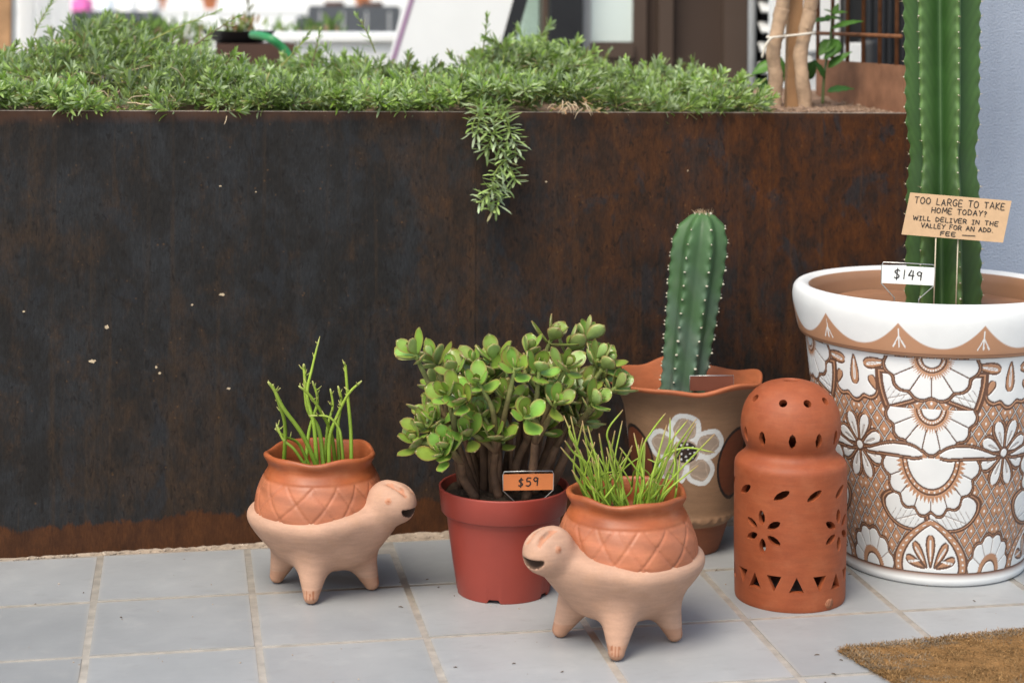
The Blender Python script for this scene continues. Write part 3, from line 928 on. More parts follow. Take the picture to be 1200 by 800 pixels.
def make_turtle(label, loc, head, head_turn, feet, pot_seed, hz, hx0):
    """local +x points from tail to head; feet are world points"""
    T = thing('turtle_planter', label, 'planter', loc, R(head), 'clay turtle planters')
    T.scale = (1, 1, 0.975)
    inv = Matrix.Rotation(-R(head), 3, 'Z')
    st = 0.0027
    lo = np.array([-0.19, -0.19, -0.006]); hi = np.array([0.255, 0.19, 0.245])
    n = ((hi - lo) / st).astype(int)
    g = np.stack(np.meshgrid(*[lo[q] + st * np.arange(n[q]) for q in range(3)], indexing='ij'), -1).astype(np.float32)
    x, y, z = g[..., 0], g[..., 1], g[..., 2]
    # bowl-shaped body with a rounded lip
    body = ell(g, (0.0, 0, 0.150), (0.154, 0.143, 0.110))
    cone = (np.sqrt((x / 1.07) ** 2 + y ** 2) - (0.062 + (z - 0.045) * 0.80)) * 0.78
    body = -smin(-body, -cone, 0.030)
    top = z - (0.172 + 0.22 * np.clip(x - 0.06, 0, 1))
    body = -smin(-body, -top, 0.034)
    # neck and head
    ht = R(head_turn)
    hc = np.array([hx0 + 0.016 * math.cos(ht), 0.016 * math.sin(ht), hz])
    hd = np.array([math.cos(ht), math.sin(ht), 0])
    hs = np.array([-math.sin(ht), math.cos(ht), 0])
    hx = (g - hc.astype(np.float32)) @ hd.astype(np.float32); hy = (g - hc.astype(np.float32)) @ hs.astype(np.float32); hzv = z - hc[2]
    HP = np.stack([hx, hy, hzv], -1)
    neck = rcone(g, (0.070, 0, 0.122), hc - hd * 0.014 + np.array([0, 0, -0.016]), 0.060, 0.034)
    hd1 = ell(HP, (-0.006, 0, 0.003), (0.043, 0.041, 0.042))
    hd2 = ell(HP, (0.021, 0, 0.002), (0.030, 0.032, 0.034))
    headf = smin(hd1, hd2, 0.02)
    for sgn in (-1, 1):                                    # a groove on either side of the snout ridge
        gr = rcone(HP, (-0.012, sgn * 0.013, 0.0485), (0.040, sgn * 0.0125, 0.0265), 0.0052, 0.0048)
        headf = -smin(-headf, gr, 0.005)
    f = smin(body, neck, 0.035)
    f = smin(f, headf, 0.012)
    F2 = []
    for q, w in enumerate(feet):
        p = inv @ (Vector(w) - Vector(loc))
        d = Vector((p.x, p.y, 0)).normalized()
        a = (p.x * 0.70, p.y * 0.70, 0.085)
        leg = rcone(g, a, (p.x * 0.985, p.y * 0.985, 0.015), 0.038, 0.0150)
        f = smin(f, leg, 0.022)
        F2.append((p, d))
    for p, d in F2:                                        # three scored toes on each foot
        s = Vector((-d.y, d.x, 0))
        for k in (-1, 0, 1):
            c = Vector((p.x, p.y, 0.020)) + d * 0.0160 + s * (k * 0.0062)
            f = np.maximum(f, -rcone(g, (c.x + d.x * 0.001, c.y + d.y * 0.001, 0.012), (c.x - d.x * 0.004, c.y - d.y * 0.004, 0.029), 0.0014, 0.0008))
    # mouth, nostrils, eyes
    mouth = np.maximum(ell(HP, (0.056, 0, -0.003), (0.034, 0.027, 0.0180)), hzv + 0.0030)
    f = -smin(-f, mouth, 0.002)
    for sgn in (-1, 1):
        f = np.maximum(f, -(np.sqrt(((HP - np.array([0.050, sgn * 0.007, 0.010], np.float32)) ** 2).sum(-1)) - 0.0017))
        ec = np.array([0.0165, sgn * 0.0345, 0.0155], np.float32)
        dist = np.sqrt(((HP - ec) ** 2).sum(-1))
        f = smin(f, dist - 0.0058, 0.0025)
        ed = np.array([0.0188, sgn * 0.0408, 0.0165], np.float32)
        f = np.maximum(f, -(np.sqrt(((HP - ed) ** 2).sum(-1)) - 0.0027))
    f = np.maximum(f, -z)                                  # feet stand flat
    # the hollow that the glossy pot sits in
    V, Fc = surface_nets(f.astype(np.float64), lo, st)
    r_ = np.sqrt((V[:, 0] / 1.02) ** 2 + V[:, 1] ** 2)
    pale = np.array([0.455, 0.268, 0.185]); red = np.array([0.47, 0.165, 0.075]); dark = np.array([0.05, 0.025, 0.015])
    C = np.tile(pale, (len(V), 1))
    tone = 0.5 + 0.5 * np.sin(V[:, 0] * 31 + 2 * np.sin(V[:, 1] * 27)) * np.sin(V[:, 2] * 40 + 1)
    C = C * (0.95 + 0.08 * tone[:, None])
    Hx = (V - hc) @ hd; Hy = (V - hc) @ hs; Hz = V[:, 2] - hc[2]
    wob = 0.0012 * np.sin(Hx * 260)
    k = (np.abs(np.abs(Hy) - 0.0125 + wob) < 0.0042) & (Hz > 0.020) & (Hx > -0.004) & (Hx < 0.043)
    C[k] = red * 0.5 + pale * 0.5
    for sgn in (-1, 1):
        dd = np.sqrt((Hx - 0.0172) ** 2 + (Hy - sgn * 0.0375) ** 2 + (Hz - 0.0158) ** 2)
        C[dd < 0.0064] = pale * 0.5 + red * 0.5
        C[dd < 0.0028] = red * 0.7
    km = (np.sqrt(((Hx - 0.056) / 0.034) ** 2 + (Hy / 0.027) ** 2 + ((Hz + 0.003) / 0.018) ** 2) < 1.05) & (Hz < -0.0015)
    C[km & (Hx < 0.044)] = pale * 0.22
    for p, d in F2:
        kf = (np.sqrt((V[:, 0] - p.x) ** 2 + (V[:, 1] - p.y) ** 2) < 0.034) & (V[:, 2] < 0.030)
        C[kf] = C[kf] * np.array([0.93, 0.84, 0.78])
        s = Vector((-d.y, d.x, 0))
        out = (V[:, 0] - p.x) * d.x + (V[:, 1] - p.y) * d.y
        for q in (-1, 0, 1):
            lat = (V[:, 0] - p.x) * s.x + (V[:, 1] - p.y) * s.y - q * 0.0062
            C[(np.abs(lat) < 0.0013) & (out > 0.009) & (np.abs(V[:, 2] - 0.0205) < 0.009)] = pale * np.array([0.62, 0.42, 0.32])
    o = mesh_np('body', V, Fc, M['pale_clay'], T, col=C)
    so = o.modifiers.new('smooth', 'SMOOTH'); so.factor = 0.5; so.iterations = 3

    # glossy red pot: waist, flared wavy rim, scored lattice on a quilted band
    prof = resample([(0.110, 0.130), (0.125, 0.140), (0.1285, 0.165), (0.1265, 0.190), (0.120, 0.215), (0.1115, 0.236), (0.1040, 0.250), (0.1005, 0.259), (0.1015, 0.267), (0.1055, 0.275), (0.1080, 0.281), (0.1075, 0.2855), (0.1040, 0.2885), (0.0990, 0.286), (0.0955, 0.274), (0.0930, 0.256), (0.094, 0.230), (0.085, 0.205), (0.0, 0.203)], 0.0026)
    prof = [(r, 0.13 + (z - 0.13) * 0.94) for r, z in prof]
    ph = pot_seed * 1.7

    def fn(TH_, RR, ZZ):
        up = np.clip((ZZ - 0.243) / 0.036, 0, 1)
        RR2 = RR * (1 + up * (0.012 * np.sin(5 * TH_ + ph) + 0.014 * np.sin(3 * TH_ + 1.1 * ph)))
        ZZ2 = ZZ + up * (0.0022 * np.sin(4 * TH_ + ph * 2) + 0.0016 * np.sin(7 * TH_))
        outer = np.zeros_like(RR); m = len(RR)
        kk = np.argmax(RR[:, 0] * 0 + ZZ[:, 0])
        outer[:kk] = 1
        NL = 15
        zb = (ZZ - 0.168) / (0.2306 - 0.168)
        inb = outer * (zb > -0.3) * (zb < 1.0)
        wob_ = 0.10 * np.sin(TH_ * 3 + ph)
        a = TH_ * NL / (2 * PI) + wob_
        l1 = np.abs(((a + zb * 0.95) % 1) - 0.5); l2 = np.abs(((a - zb * 0.95 + 0.2 * np.sin(TH_ * 2)) % 1) - 0.5)
        g1 = np.exp(-((0.5 - l1) / 0.036) ** 2) + np.exp(-((0.5 - l2) / 0.036) ** 2)
        RR2 = RR2 - inb * 0.0027 * np.clip(g1, 0, 1.2) + inb * 0.0 * np.clip(1 - g1, 0, 1)
        ring = np.exp(-((ZZ - 0.2320) / 0.0017) ** 2) * outer
        RR2 = RR2 - 0.0017 * ring
        RR2 = RR2 + 0.0006 * np.sin(TH_ * 9 + ZZ * 90) * outer
        return RR2, ZZ2
    Vp, Fp, tt_, rr_, zz_ = lathe_np(prof, 260, fn, cap0=False, cap1=False)
    lat = np.clip((0.2345 - zz_) / 0.006, 0, 1)[..., None]
    tone_ = (0.5 + 0.5 * np.sin(tt_ * 4 + zz_ * 60 + 2 * np.sin(zz_ * 90)))[..., None]
    Cp = np.array([0.315, 0.080, 0.026]) * (1 - lat) + np.array([0.385, 0.128, 0.062]) * lat
    Cp = Cp * (0.86 + 0.24 * tone_)
    mesh_np('shell_pot', Vp, Fp, M['red_clay'], T, col=Cp.reshape(-1, 3))
    # soil in the pot
    Vs, Fs, *_ = lathe_np([(0.092, 0.224), (0.06, 0.229), (0.03, 0.231), (0.004, 0.232)], 40, lambda a, b, c: (b, c + 0.002 * np.sin(a * 7 + b * 300)), cap0=False)
    mesh_np('potting_soil', Vs, Fs, M['potsoil'], T)
    return T


T1 = (0.731, -0.292, 0.0); T2 = (1.254, -0.670, 0.0)
turtle1 = make_turtle('pale clay turtle planter against bare dark steel, its snout facing the red plastic pot', T1, -34, -5,
                      [(0.650, -0.240, 0), (0.708, -0.380, 0), (0.832, -0.316, 0)], 1.0, 0.190, 0.141)
turtle2 = make_turtle('pale clay turtle planter standing before the red plastic pot, nearest to the coir doormat', T2, 201, 16,
                      [(1.138, -0.636, 0), (1.212, -0.768, 0), (1.339, -0.692, 0)], 2.3, 0.190, 0.154)


def pencil_plant(label, loc, stems_spec, name='pencil_succulent'):
    P = thing(name, label, 'plant', loc, 0, 'pencil-stemmed succulents in the turtle planters')
    return P


GREEN1, GREEN2, TIP = (0.135, 0.235, 0.018), (0.25, 0.335, 0.040), (0.36, 0.36, 0.12)


def stem_mesh(pts, r0, r1, parent, rr, tip=TIP, nubs=0):
    S = smooth_path(pts, 6)
    n = len(S)
    k = rr.uniform(0.8, 1.2)
    cols = []
    for q in range(n):
        t = q / (n - 1)
        a = Vector(GREEN1).lerp(Vector(GREEN2), min(1, t * 1.3)) * k
        if t > 0.88: a = a.lerp(Vector(tip), (t - 0.88) / 0.12)
        cols.append(a[:])
    rad = [r0 + (r1 - r0) * q / (n - 1) for q in range(n)]
    rad[-1] *= 0.6
    m = MB().tube(S, rad, 7, True, cols)
    for q in range(nubs):
        i = int(n * rr.uniform(0.55, 0.99)) - 1
        d = Vector((rr.gauss(0, 1), rr.gauss(0, 1), rr.uniform(0.3, 1.4))).normalized()
        ln = rr.uniform(0.006, 0.014)
        m.tube([S[i], S[i] + d * ln * 0.5, S[i] + d * ln + Vector((0, 0, ln * 0.25))], [0.0016, 0.0014, 0.0006], 5, True, [cols[i], (0.27, 0.33, 0.06), (0.30, 0.24, 0.09)])
    return m.build('stem', M['stemgreen'], parent, smooth=True)


# first turtle: few stout stems, forking, with stubby buds (points measured in the photograph)
p1 = thing('pencil_succulent', 'sparse pencil-stemmed succulent with stout forking green stems, standing before bare steel', 'plant', (T1[0], T1[1], 0.228), 0, 'pencil-stemmed succulents')
rr = random.Random(2)


def w1(px, py, dy): return at(px, py, T1[1] + dy) - Vector((T1[0], T1[1], 0.228))


for path, r0, r1, nb in (
    ([(372, 538, -.01), (368, 500, 0), (360, 462, .01), (366, 430, .015), (374, 397, .02)], .0046, .0018, 5),
    ([(380, 538, .0), (374, 505, .02), (360, 478, .03), (357, 440, .035), (356, 426, .04)], .0048, .0028, 6),
    ([(376, 540, -.02), (356, 512, -.03), (332, 478, -.04), (322, 458, -.045), (314, 447, -.05)], .0050, .0026, 8),
    ([(332, 530, .01), (334, 500, -.01), (326, 470, -.03), (319, 450, -.035)], .0044, .0024, 6),
    ([(386, 540, -.01), (386, 515, 0), (394, 490, .0), (408, 462, -.01), (424, 446, -.02)], .0046, .0022, 7),
    ([(412, 535, .0), (411, 505, .02), (408, 470, .03), (405, 432, .035), (404, 428, .035)], .0042, .0024, 7),
    ([(394, 538, .03), (388, 508, .02), (376, 482, .0), (362, 462, -.01), (350, 452, -.015)], .0042, .0022, 5),
    ([(366, 540, .02), (350, 520, .02), (335, 512, 0), (322, 502, -.01)], .0036, .0018, 5),
    ([(398, 540, .03), (396, 500, .04), (400, 470, .05), (396, 452, .05)], .0040, .0024, 6),
    ([(358, 540, .03), (362, 506, .05), (372, 470, .06), (366, 446, .06)], .0040, .0022, 5),
    ([(368, 540, -.045), (346, 528, -.055), (332, 515, -.055), (324, 497, -.05)], .0034, .0020, 5),
    ([(404, 537, -.04), (400, 516, -.04), (396, 500, -.035), (384, 488, -.03), (362, 487, -.02)], .0034, .0018, 4),
    ([(380, 540, .05), (384, 500, .06), (390, 476, .07), (387, 455, .075)], .0036, .0020, 5)):
    P_ = [w1(*q) for q in path]
    P_[0].z = -0.004
    stem_mesh(P_, r0, r1, p1, rr, nubs=nb)

# second turtle: a tuft of thin stems
p2 = thing('pencil_succulent', 'dense tuft of thin yellow-green pencil stems, in front of the flower-painted pot', 'plant', (T2[0], T2[1], 0.228), 0, 'pencil-stemmed succulents')
rr = random.Random(8)
for q in range(58):
    a = rr.uniform(0, 2 * PI); d0 = 0.066 * math.sqrt(rr.random())
    b = Vector((d0 * math.cos(a), d0 * math.sin(a), -0.003))
    hgt = rr.uniform(0.07, 0.175)
    lean = Vector((b.x * 0.9 + rr.gauss(0, 0.030), b.y * 0.5 + rr.gauss(0, 0.025), 0))
    mid = b + lean * 0.4 + Vector((rr.gauss(0, .013), rr.gauss(0, .012), hgt * 0.5))
    tip = b + lean + Vector((0, 0, hgt))
    stem_mesh([b, b.lerp(mid, 0.5) + Vector((rr.gauss(0, .006), 0, 0)), mid, tip], rr.uniform(.0019, .0031), .0014, p2, rr, tip=(0.30, 0.17, 0.08))
    if q % 3 == 0:
        t2 = mid + Vector((rr.gauss(0, .03), rr.gauss(0, .02), hgt * rr.uniform(0.15, 0.5)))
        stem_mesh([mid, mid.lerp(t2, 0.5) + Vector((rr.gauss(0, .005), 0, 0.004)), t2], .0018, .0012, p2, rr, tip=(0.30, 0.17, 0.08))
for path in ([(752, 560, 0), (770, 545, -.02), (800, 525, -.03), (838, 530, -.04)], [(690, 570, 0), (680, 535, -.01), (668, 510, -.02), (668, 498, -.02)], [(760, 560, 0), (778, 535, .0), (790, 512, .0), (806, 492, .01)],
             [(700, 572, .0), (690, 548, -.02), (672, 530, -.02), (662, 516, -.03)], [(728, 570, .0), (716, 530, .02), (712, 505, .02), (730, 480, .02)], [(742, 570, 0), (752, 530, .01), (764, 505, .01), (780, 484, .0)]):
    P_ = [at(x, y, T2[1] + dy) - Vector((T2[0], T2[1], 0.228)) for x, y, dy in path]
    P_[0].z = min(P_[0].z, 0.0)
    stem_mesh(P_, .0024, .0013, p2, rr, tip=(0.30, 0.17, 0.08))

# ---------------------------------------------------------------- red plastic pot and jade plant
RP = Vector((1.085, -0.354, 0))
red_pot = thing('plastic_pot', 'plain red plastic nursery pot with a thick rim, holding the jade plant', 'pot', RP)
red_pot.scale = (1, 1, 0.975)
prof = [(0.0, 0.008), (0.080, 0.008), (0.0875, 0.0), (0.0905, 0.0), (0.0915, 0.003), (0.0995, 0.060), (0.1075, 0.118), (0.1125, 0.1585), (0.1205, 0.1605), (0.1225, 0.163), (0.1275, 0.207), (0.1275, 0.2105), (0.1255, 0.212), (0.1225, 0.211), (0.117, 0.165), (0.112, 0.150)]


def rp_fn(TH_, RR, ZZ):
    base = (ZZ < 0.012) & (RR > 0.07)
    a = (TH_ - R(-88) + PI) % (2 * PI / 5)
    notch = np.clip((0.17 - np.abs(a - PI / 5)) / 0.03, 0, 1) if False else np.clip((0.14 - np.abs(((TH_ - R(-112) + PI / 5) % (2 * PI / 5)) - PI / 5)) / 0.025, 0, 1)
    return RR, np.where(base & (ZZ < 0.005), ZZ + 0.0075 * notch, ZZ)


Vp, Fp, *_ = lathe_np(prof, 220, rp_fn, cap0=False, cap1=False)
o = mesh_np('pot_body', Vp, Fp, M['plastic'], red_pot)
bv = o.modifiers.new('bevel', 'BEVEL'); bv.width = 0.0008; bv.segments = 2; bv.limit_method = 'ANGLE'; bv.angle_limit = R(40)
Vs, Fs, *_ = lathe_np([(0.121, 0.194), (0.09, 0.199), (0.05, 0.202), (0.004, 0.203)], 60, lambda a, b, c: (b, c + 0.003 * np.sin(a * 9 + b * 200)), cap0=False)
mesh_np('potting_soil', Vs, Fs, M['potsoil'], red_pot)

jade = thing('jade_plant', 'bushy jade plant with glossy rounded green leaves on thick brown stems', 'plant', (RP.x, RP.y, 0.20))
rr = random.Random(31)


def jade_leaf_mesh(seed):
    r2 = random.Random(seed)
    Ls, W, Tk = 0.053 * r2.uniform(0.92, 1.1), 0.0325 * r2.uniform(0.9, 1.12), 0.0062
    nu, nv = 9, 7
    V, C = [], []
    bow = r2.uniform(0.002, 0.006)
    for s in (1, -1):
        for i in range(nu):
            t = i / (nu - 1)
            w = W * 0.5 * (0.16 + 0.84 * math.sin(PI * min(1, (t * 0.98 + 0.02)) ** 1.45) ** 0.8) * (1 if t < 0.985 else 0.35)
            for j in range(nv):
                u = -1 + 2 * j / (nv - 1)
                e = max(0, 1 - abs(u) ** 2.4) * (0.3 + 0.7 * math.sin(PI * min(1, 0.12 + t * 0.86)))
                z = bow * (u * u * 0.65 + (t - 0.35) ** 2 * 1.6) + s * Tk * 0.5 * e * (0.55 if s > 0 else 1.0)
                V.append((t * Ls, u * w, z))
                rim = max(abs(u) ** 9, max(0, (t - 0.88) / 0.12) ** 3)
                a = Vector((0.205, 0.325, 0.050)) if s > 0 else Vector((0.27, 0.35, 0.11))
                a = a.lerp(Vector((0.26, 0.36, 0.10)), max(0, 0.35 - t) * 1.1)
                C.append(a.lerp(Vector((0.30, 0.11, 0.055)), 0.6 * rim)[:])
    F = []
    for s in (0, 1):
        b = s * nu * nv
        for i in range(nu - 1):
            for j in range(nv - 1):
                q = (b + i * nv + j, b + (i + 1) * nv + j, b + (i + 1) * nv + j + 1, b + i * nv + j + 1)
                F.append(q if s == 0 else q[::-1])
    b = nu * nv
    for i in range(nu - 1):
        F.append((i * nv, b + i * nv, b + (i + 1) * nv, (i + 1) * nv))
        F.append((i * nv + nv - 1, (i + 1) * nv + nv - 1, b + (i + 1) * nv + nv - 1, b + i * nv + nv - 1))
    for j in range(nv - 1):
        F.append((j, j + 1, b + j + 1, b + j))
        k = (nu - 1) * nv
        F.append((k + j, b + k + j, b + k + j + 1, k + j + 1))
    return mesh_np('leaf', V, np.array(F), M['jade_leaf'], col=C, obj=False)


jl = [jade_leaf_mesh(s) for s in range(6)]
TIPS = [(485, 412), (508, 420), (532, 432), (556, 424), (578, 418), (604, 430), (620, 410), (648, 392), (690, 392), (702, 418), (664, 428), (636, 452), (684, 452), (594, 462), (566, 486), (540, 468), (512, 490), (488, 516), (524, 522), (548, 508), (524, 460), (616, 486), (590, 512), (712, 440), (724, 452), (697, 470), (686, 490), (710, 425), (652, 470), (560, 448), (670, 405), (632, 432), (496, 498), (516, 530), (640, 500)]
tips = []
for q, (px, py) in enumerate(TIPS):
    dx = (px - 590) / 605.0
    z = (690 - py) / 585.0 - 0.20
    k = 1 - (dx / 0.27) ** 2 - ((z - 0.13) / 0.24) ** 2
    dy = -math.sqrt(max(0.02, k)) * 0.155
    dy *= rr.uniform(0.3, 1.1)
    if py < 425: dy = rr.uniform(-0.05, 0.07)
    c = at(px, py, RP.y + dy)
    tips.append(Vector((c.x - RP.x, dy, c.z - 0.20)))
for q in range(3):
    a = R(40 + q * 45)
    tips.append(Vector((0.15 * math.cos(a), 0.12 * math.sin(a) + 0.02, rr.uniform(0.12, 0.25))))
bases = []
for q in range(18):
    a = 2 * PI * q / 18 + rr.uniform(-0.2, 0.2)
    d = 0.035 + 0.042 * (q % 3) / 2
    bases.append(Vector((d * math.cos(a) * 1.15, d * math.sin(a), -0.006)))
own = {q: [] for q in range(len(bases))}
for t in tips:
    cost = [((b.x * 2.2 - t.x) ** 2 + (b.y * 2.0 - t.y) ** 2) * (1 + 0.55 * len(own[k])) for k, b in enumerate(bases)]
    own[cost.index(min(cost))].append(t)
BARK0, BARK1 = (0.085, 0.045, 0.027), (0.140, 0.080, 0.046)


def jade_stem(pts, r0, r1, c0, c1, nm):
    S = smooth_path(pts, 6)
    n = len(S); acc = 0
    rad, cols = [], []
    for q in range(n):
        t = q / (n - 1)
        if q: acc += (S[q] - S[q - 1]).length
        ring = 1 + 0.10 * (math.sin(acc * 420) ** 8)
        rad.append((r0 + (r1 - r0) * t) * ring)
        cols.append((Vector(c0).lerp(Vector(c1), t ** 1.5) * rr.uniform(0.85, 1.15))[:])
    return MB().tube(S, rad, 9, True, cols).build(nm, M['bark'], jade, smooth=True)


nleaf = 0
for k, b in enumerate(bases):
    tt = own[k]
    if not tt:
        tt = [Vector((b.x * 1.6, b.y * 1.4, rr.uniform(0.12, 0.2)))]
        own[k] = []
    mean = sum(tt, Vector()) / len(tt)
    j = Vector((b.x * 0.55 + mean.x * 0.45, b.y * 0.6 + mean.y * 0.4, max(0.045, min(0.13, mean.z * 0.5))))
    jade_stem([b, b.lerp(j, 0.5) + Vector((rr.gauss(0, .006), rr.gauss(0, .006), 0)), j], 0.0098 if len(tt) > 1 else 0.0078, 0.0072, BARK0, BARK1, 'trunk')
    for t in tt:
        m = j.lerp(t, 0.55) + Vector((rr.gauss(0, .008), rr.gauss(0, .008), 0.008))
        ax = (t - j).normalized()
        jade_stem([j - (j - b).normalized() * 0.004, m, t], 0.0064, 0.0038, BARK1, (0.20, 0.26, 0.07), 'branch')
for q in range(16):
    a = rr.uniform(0, 2 * PI); d0 = rr.uniform(0.01, 0.082)
    b = Vector((d0 * math.cos(a), max(-0.040, d0 * math.sin(a)), -0.006))
    e = Vector((b.x * 1.5 + rr.gauss(0, .012), b.y * 1.3 + rr.gauss(0, .01), rr.uniform(0.14, 0.22)))
    jade_stem([b, b.lerp(e, 0.5) + Vector((rr.gauss(0, .006), rr.gauss(0, .006), 0)), e], rr.uniform(0.0048, 0.0068), 0.0038, BARK0, BARK1, 'trunk')
fill_l = MB()
extra = []
for q in range(34):
    a = rr.uniform(0, 2 * PI); d0 = 0.16 * math.sqrt(rr.random())
    extra.append(Vector((d0 * math.cos(a) * 1.15, d0 * math.sin(a) * 0.75 + 0.01, rr.uniform(0.13, 0.285 - 0.5 * d0))))
for q_t, t in enumerate(tips + extra):
    own_leaf = q_t < len(tips)
    ax = (Vector((t.x * 1.0, t.y * 1.1 - 0.03, 0.20))).normalized()
    u = ax.orthogonal().normalized()
    phase = rr.uniform(0, PI)
    for pr_ in range(4):
        for h in (0, 1):
            if own_leaf and nleaf >= 299: continue
            if not own_leaf and pr_ == 3: continue
            a = phase + pr_ * PI / 2 + h * PI + rr.uniform(-0.25, 0.25)
            out = (Matrix.Rotation(a, 3, ax) @ u)
            el = R((26, 44, 60, 78)[pr_] + rr.uniform(-9, 9))
            d = (out * math.cos(el) + ax * math.sin(el)).normalized()
            up = (ax - d * ax.dot(d)).normalized()
            sc = (1.0, 1.0, 0.86, 0.52)[pr_] * rr.uniform(0.78, 1.08)
            side = up.cross(d)
            mw = Matrix((d, side, up)).transposed().to_4x4()
            mw.translation = t - ax * (0.020 - pr_ * 0.007) + out * 0.002
            mw = mw @ Matrix.Scale(sc, 4)
            me_ = rr.choice(jl)
            if own_leaf:
                o = link('leaf', me_, None, jade)
                o.matrix_local = mw
                nleaf += 1
            else:
                k_ = rr.uniform(0.75, 1.1)
                fill_l.add([(mw @ v.co)[:] for v in me_.vertices], [tuple(p_.vertices) for p_ in me_.polygons], [tuple(c_ * k_ for c_ in d_.color[:3]) for d_ in me_.color_attributes['Col'].data])
tag(fill_l.build('inner_leaves', M['jade_leaf'], jade, smooth=True), kind='stuff')

# ---------------------------------------------------------------- painted clay pot and its cactus
def over(C, mask, c):
    C[mask] = c


CP = Vector((1.514, -0.138, 0))
clay_pot = thing('clay_pot', 'brown clay pot with a painted white flower and a wavy fluted rim', 'pot', CP)
clay_pot.scale = (1, 1, 0.98)
prof = resample([(0.066, 0.0), (0.071, 0.004), (0.083, 0.040), (0.0915, 0.068), (0.0955, 0.071), (0.102, 0.078), (0.1035, 0.086), (0.1035, 0.100), (0.112, 0.160), (0.120, 0.220), (0.127, 0.275), (0.1315, 0.305), (0.1395, 0.330), (0.152, 0.352), (0.1620, 0.366), (0.1645, 0.373), (0.1615, 0.377), (0.155, 0.374), (0.142, 0.352), (0.128, 0.322), (0.120, 0.29), (0.115, 0.26)], 0.0016)
vd = math.atan2(CAM.y - CP.y, CAM.x - CP.x)


def cp_fn(TH_, RR, ZZ):
    t = np.clip((ZZ - 0.315) / 0.06, 0, 1) ** 1.3
    a = TH_ - vd
    lob = np.cos(5 * a + 2.4) + 0.35 * np.cos(9 * a + 1.0)
    RR2 = RR * (1 + t * 0.036 * lob)
    ZZ2 = ZZ - 0.008 * t + t * (0.0060 * lob + 0.005 * np.sin(2 * a + 0.4))
    led = np.exp(-((ZZ - 0.078) / 0.006) ** 2)
    return RR2 + led * 0.0012 * np.sin(TH_ * 31), ZZ2 + led * 0.0022 * np.sin(TH_ * 23 + 1)


NTH = 760
Vp, Fp, TH_, RR, ZZ = lathe_np(prof, NTH, cp_fn, cap1=False)
base = np.array([0.265, 0.150, 0.085]); dk = np.array([0.15, 0.040, 0.016]); terr = np.array([0.36, 0.105, 0.042])
C = np.tile(base, (TH_.size, 1)).reshape(TH_.shape + (3,))
rows = np.arange(len(prof)); topi = int(np.argmax([p[1] for p in prof]))
Zp = np.array([p[1] for p in prof])
C[(rows >= topi - 9)] = terr
C[(Zp < 0.066) & (rows < topi)] = np.array([0.20, 0.062, 0.028])
k = (Zp >= 0.066) & (Zp < 0.088) & (rows < topi)
C[k] = base * 1.15
A = (TH_ - vd + PI) % (2 * PI) - PI                     # angle from the side that faces the camera (screen right is +)
X = ((A + PI / 3) % (2 * PI / 3) - PI / 3) * 0.120      # three flowers round the pot
Y = (ZZ - 0.234) / 1.14; X = X / 1.14
out_m = (np.arange(len(prof)) < topi - 9)[:, None] & np.ones_like(TH_, bool)
white = np.array([0.66, 0.66, 0.64]); grey = np.array([0.34, 0.26, 0.20])
d_all = np.full(TH_.shape, 9.0); inside = np.zeros(TH_.shape, bool)
for q in range(5):
    a = R(92 + 72 * q)
    cx_, cy_ = 0.0430 * math.cos(a), 0.0430 * math.sin(a)
    rx = (X - cx_) * math.cos(a) + (Y - cy_) * math.sin(a); ry = -(X - cx_) * math.sin(a) + (Y - cy_) * math.cos(a)
    e = np.sqrt((rx / 1.10) ** 2 + ry ** 2)
    ins = e < 0.0265
    inside |= ins
    ring = np.abs(e - 0.0238 - 0.0007 * np.sin(5 * np.arctan2(ry, rx) + q)) < 0.0044
    C[out_m & ins] = grey
    d_all = np.minimum(d_all, np.where(ring, 0, 1))
    vein = (np.abs(e - 0.015 - 0.003 * np.cos(3 * np.arctan2(ry, rx))) < 0.0011)
    C[out_m & vein & ins] = grey * 1.35
C[out_m & (d_all < 0.5)] = white
rc = np.sqrt(X ** 2 + Y ** 2)
C[out_m & (rc < 0.0235)] = grey * 1.2
C[out_m & (rc < 0.0205)] = np.array([0.022, 0.013, 0.010])
for q, (nn, rad) in enumerate(((9, 0.0155), (5, 0.0080))):
    for w in range(nn):
        a = 2 * PI * w / nn + q
        C[out_m & ((X - rad * math.cos(a)) ** 2 + (Y - rad * math.sin(a)) ** 2 < 0.0019 ** 2)] = white
X2 = (((A) % (2 * PI / 3)) - PI / 3) * 0.120; Y = ZZ - 0.205            # dark oval between the flowers
e = np.sqrt((X2 / 0.056) ** 2 + ((Y + 0.005) / 0.078) ** 2)
C[out_m & (e < 1.0)] = np.array([0.02, 0.012, 0.010])
C[out_m & (e < 0.90)] = dk
mesh_np('pot_body', Vp, Fp, M['painted'], clay_pot, col=C.reshape(-1, 3))
Vs, Fs, *_ = lathe_np([(0.124, 0.295), (0.08, 0.302), (0.004, 0.303)], 50, lambda a, b, c: (b, c + 0.003 * np.sin(a * 9 + b * 200)), cap0=False)
mesh_np('potting_soil', Vs, Fs, M['potsoil'], clay_pot)


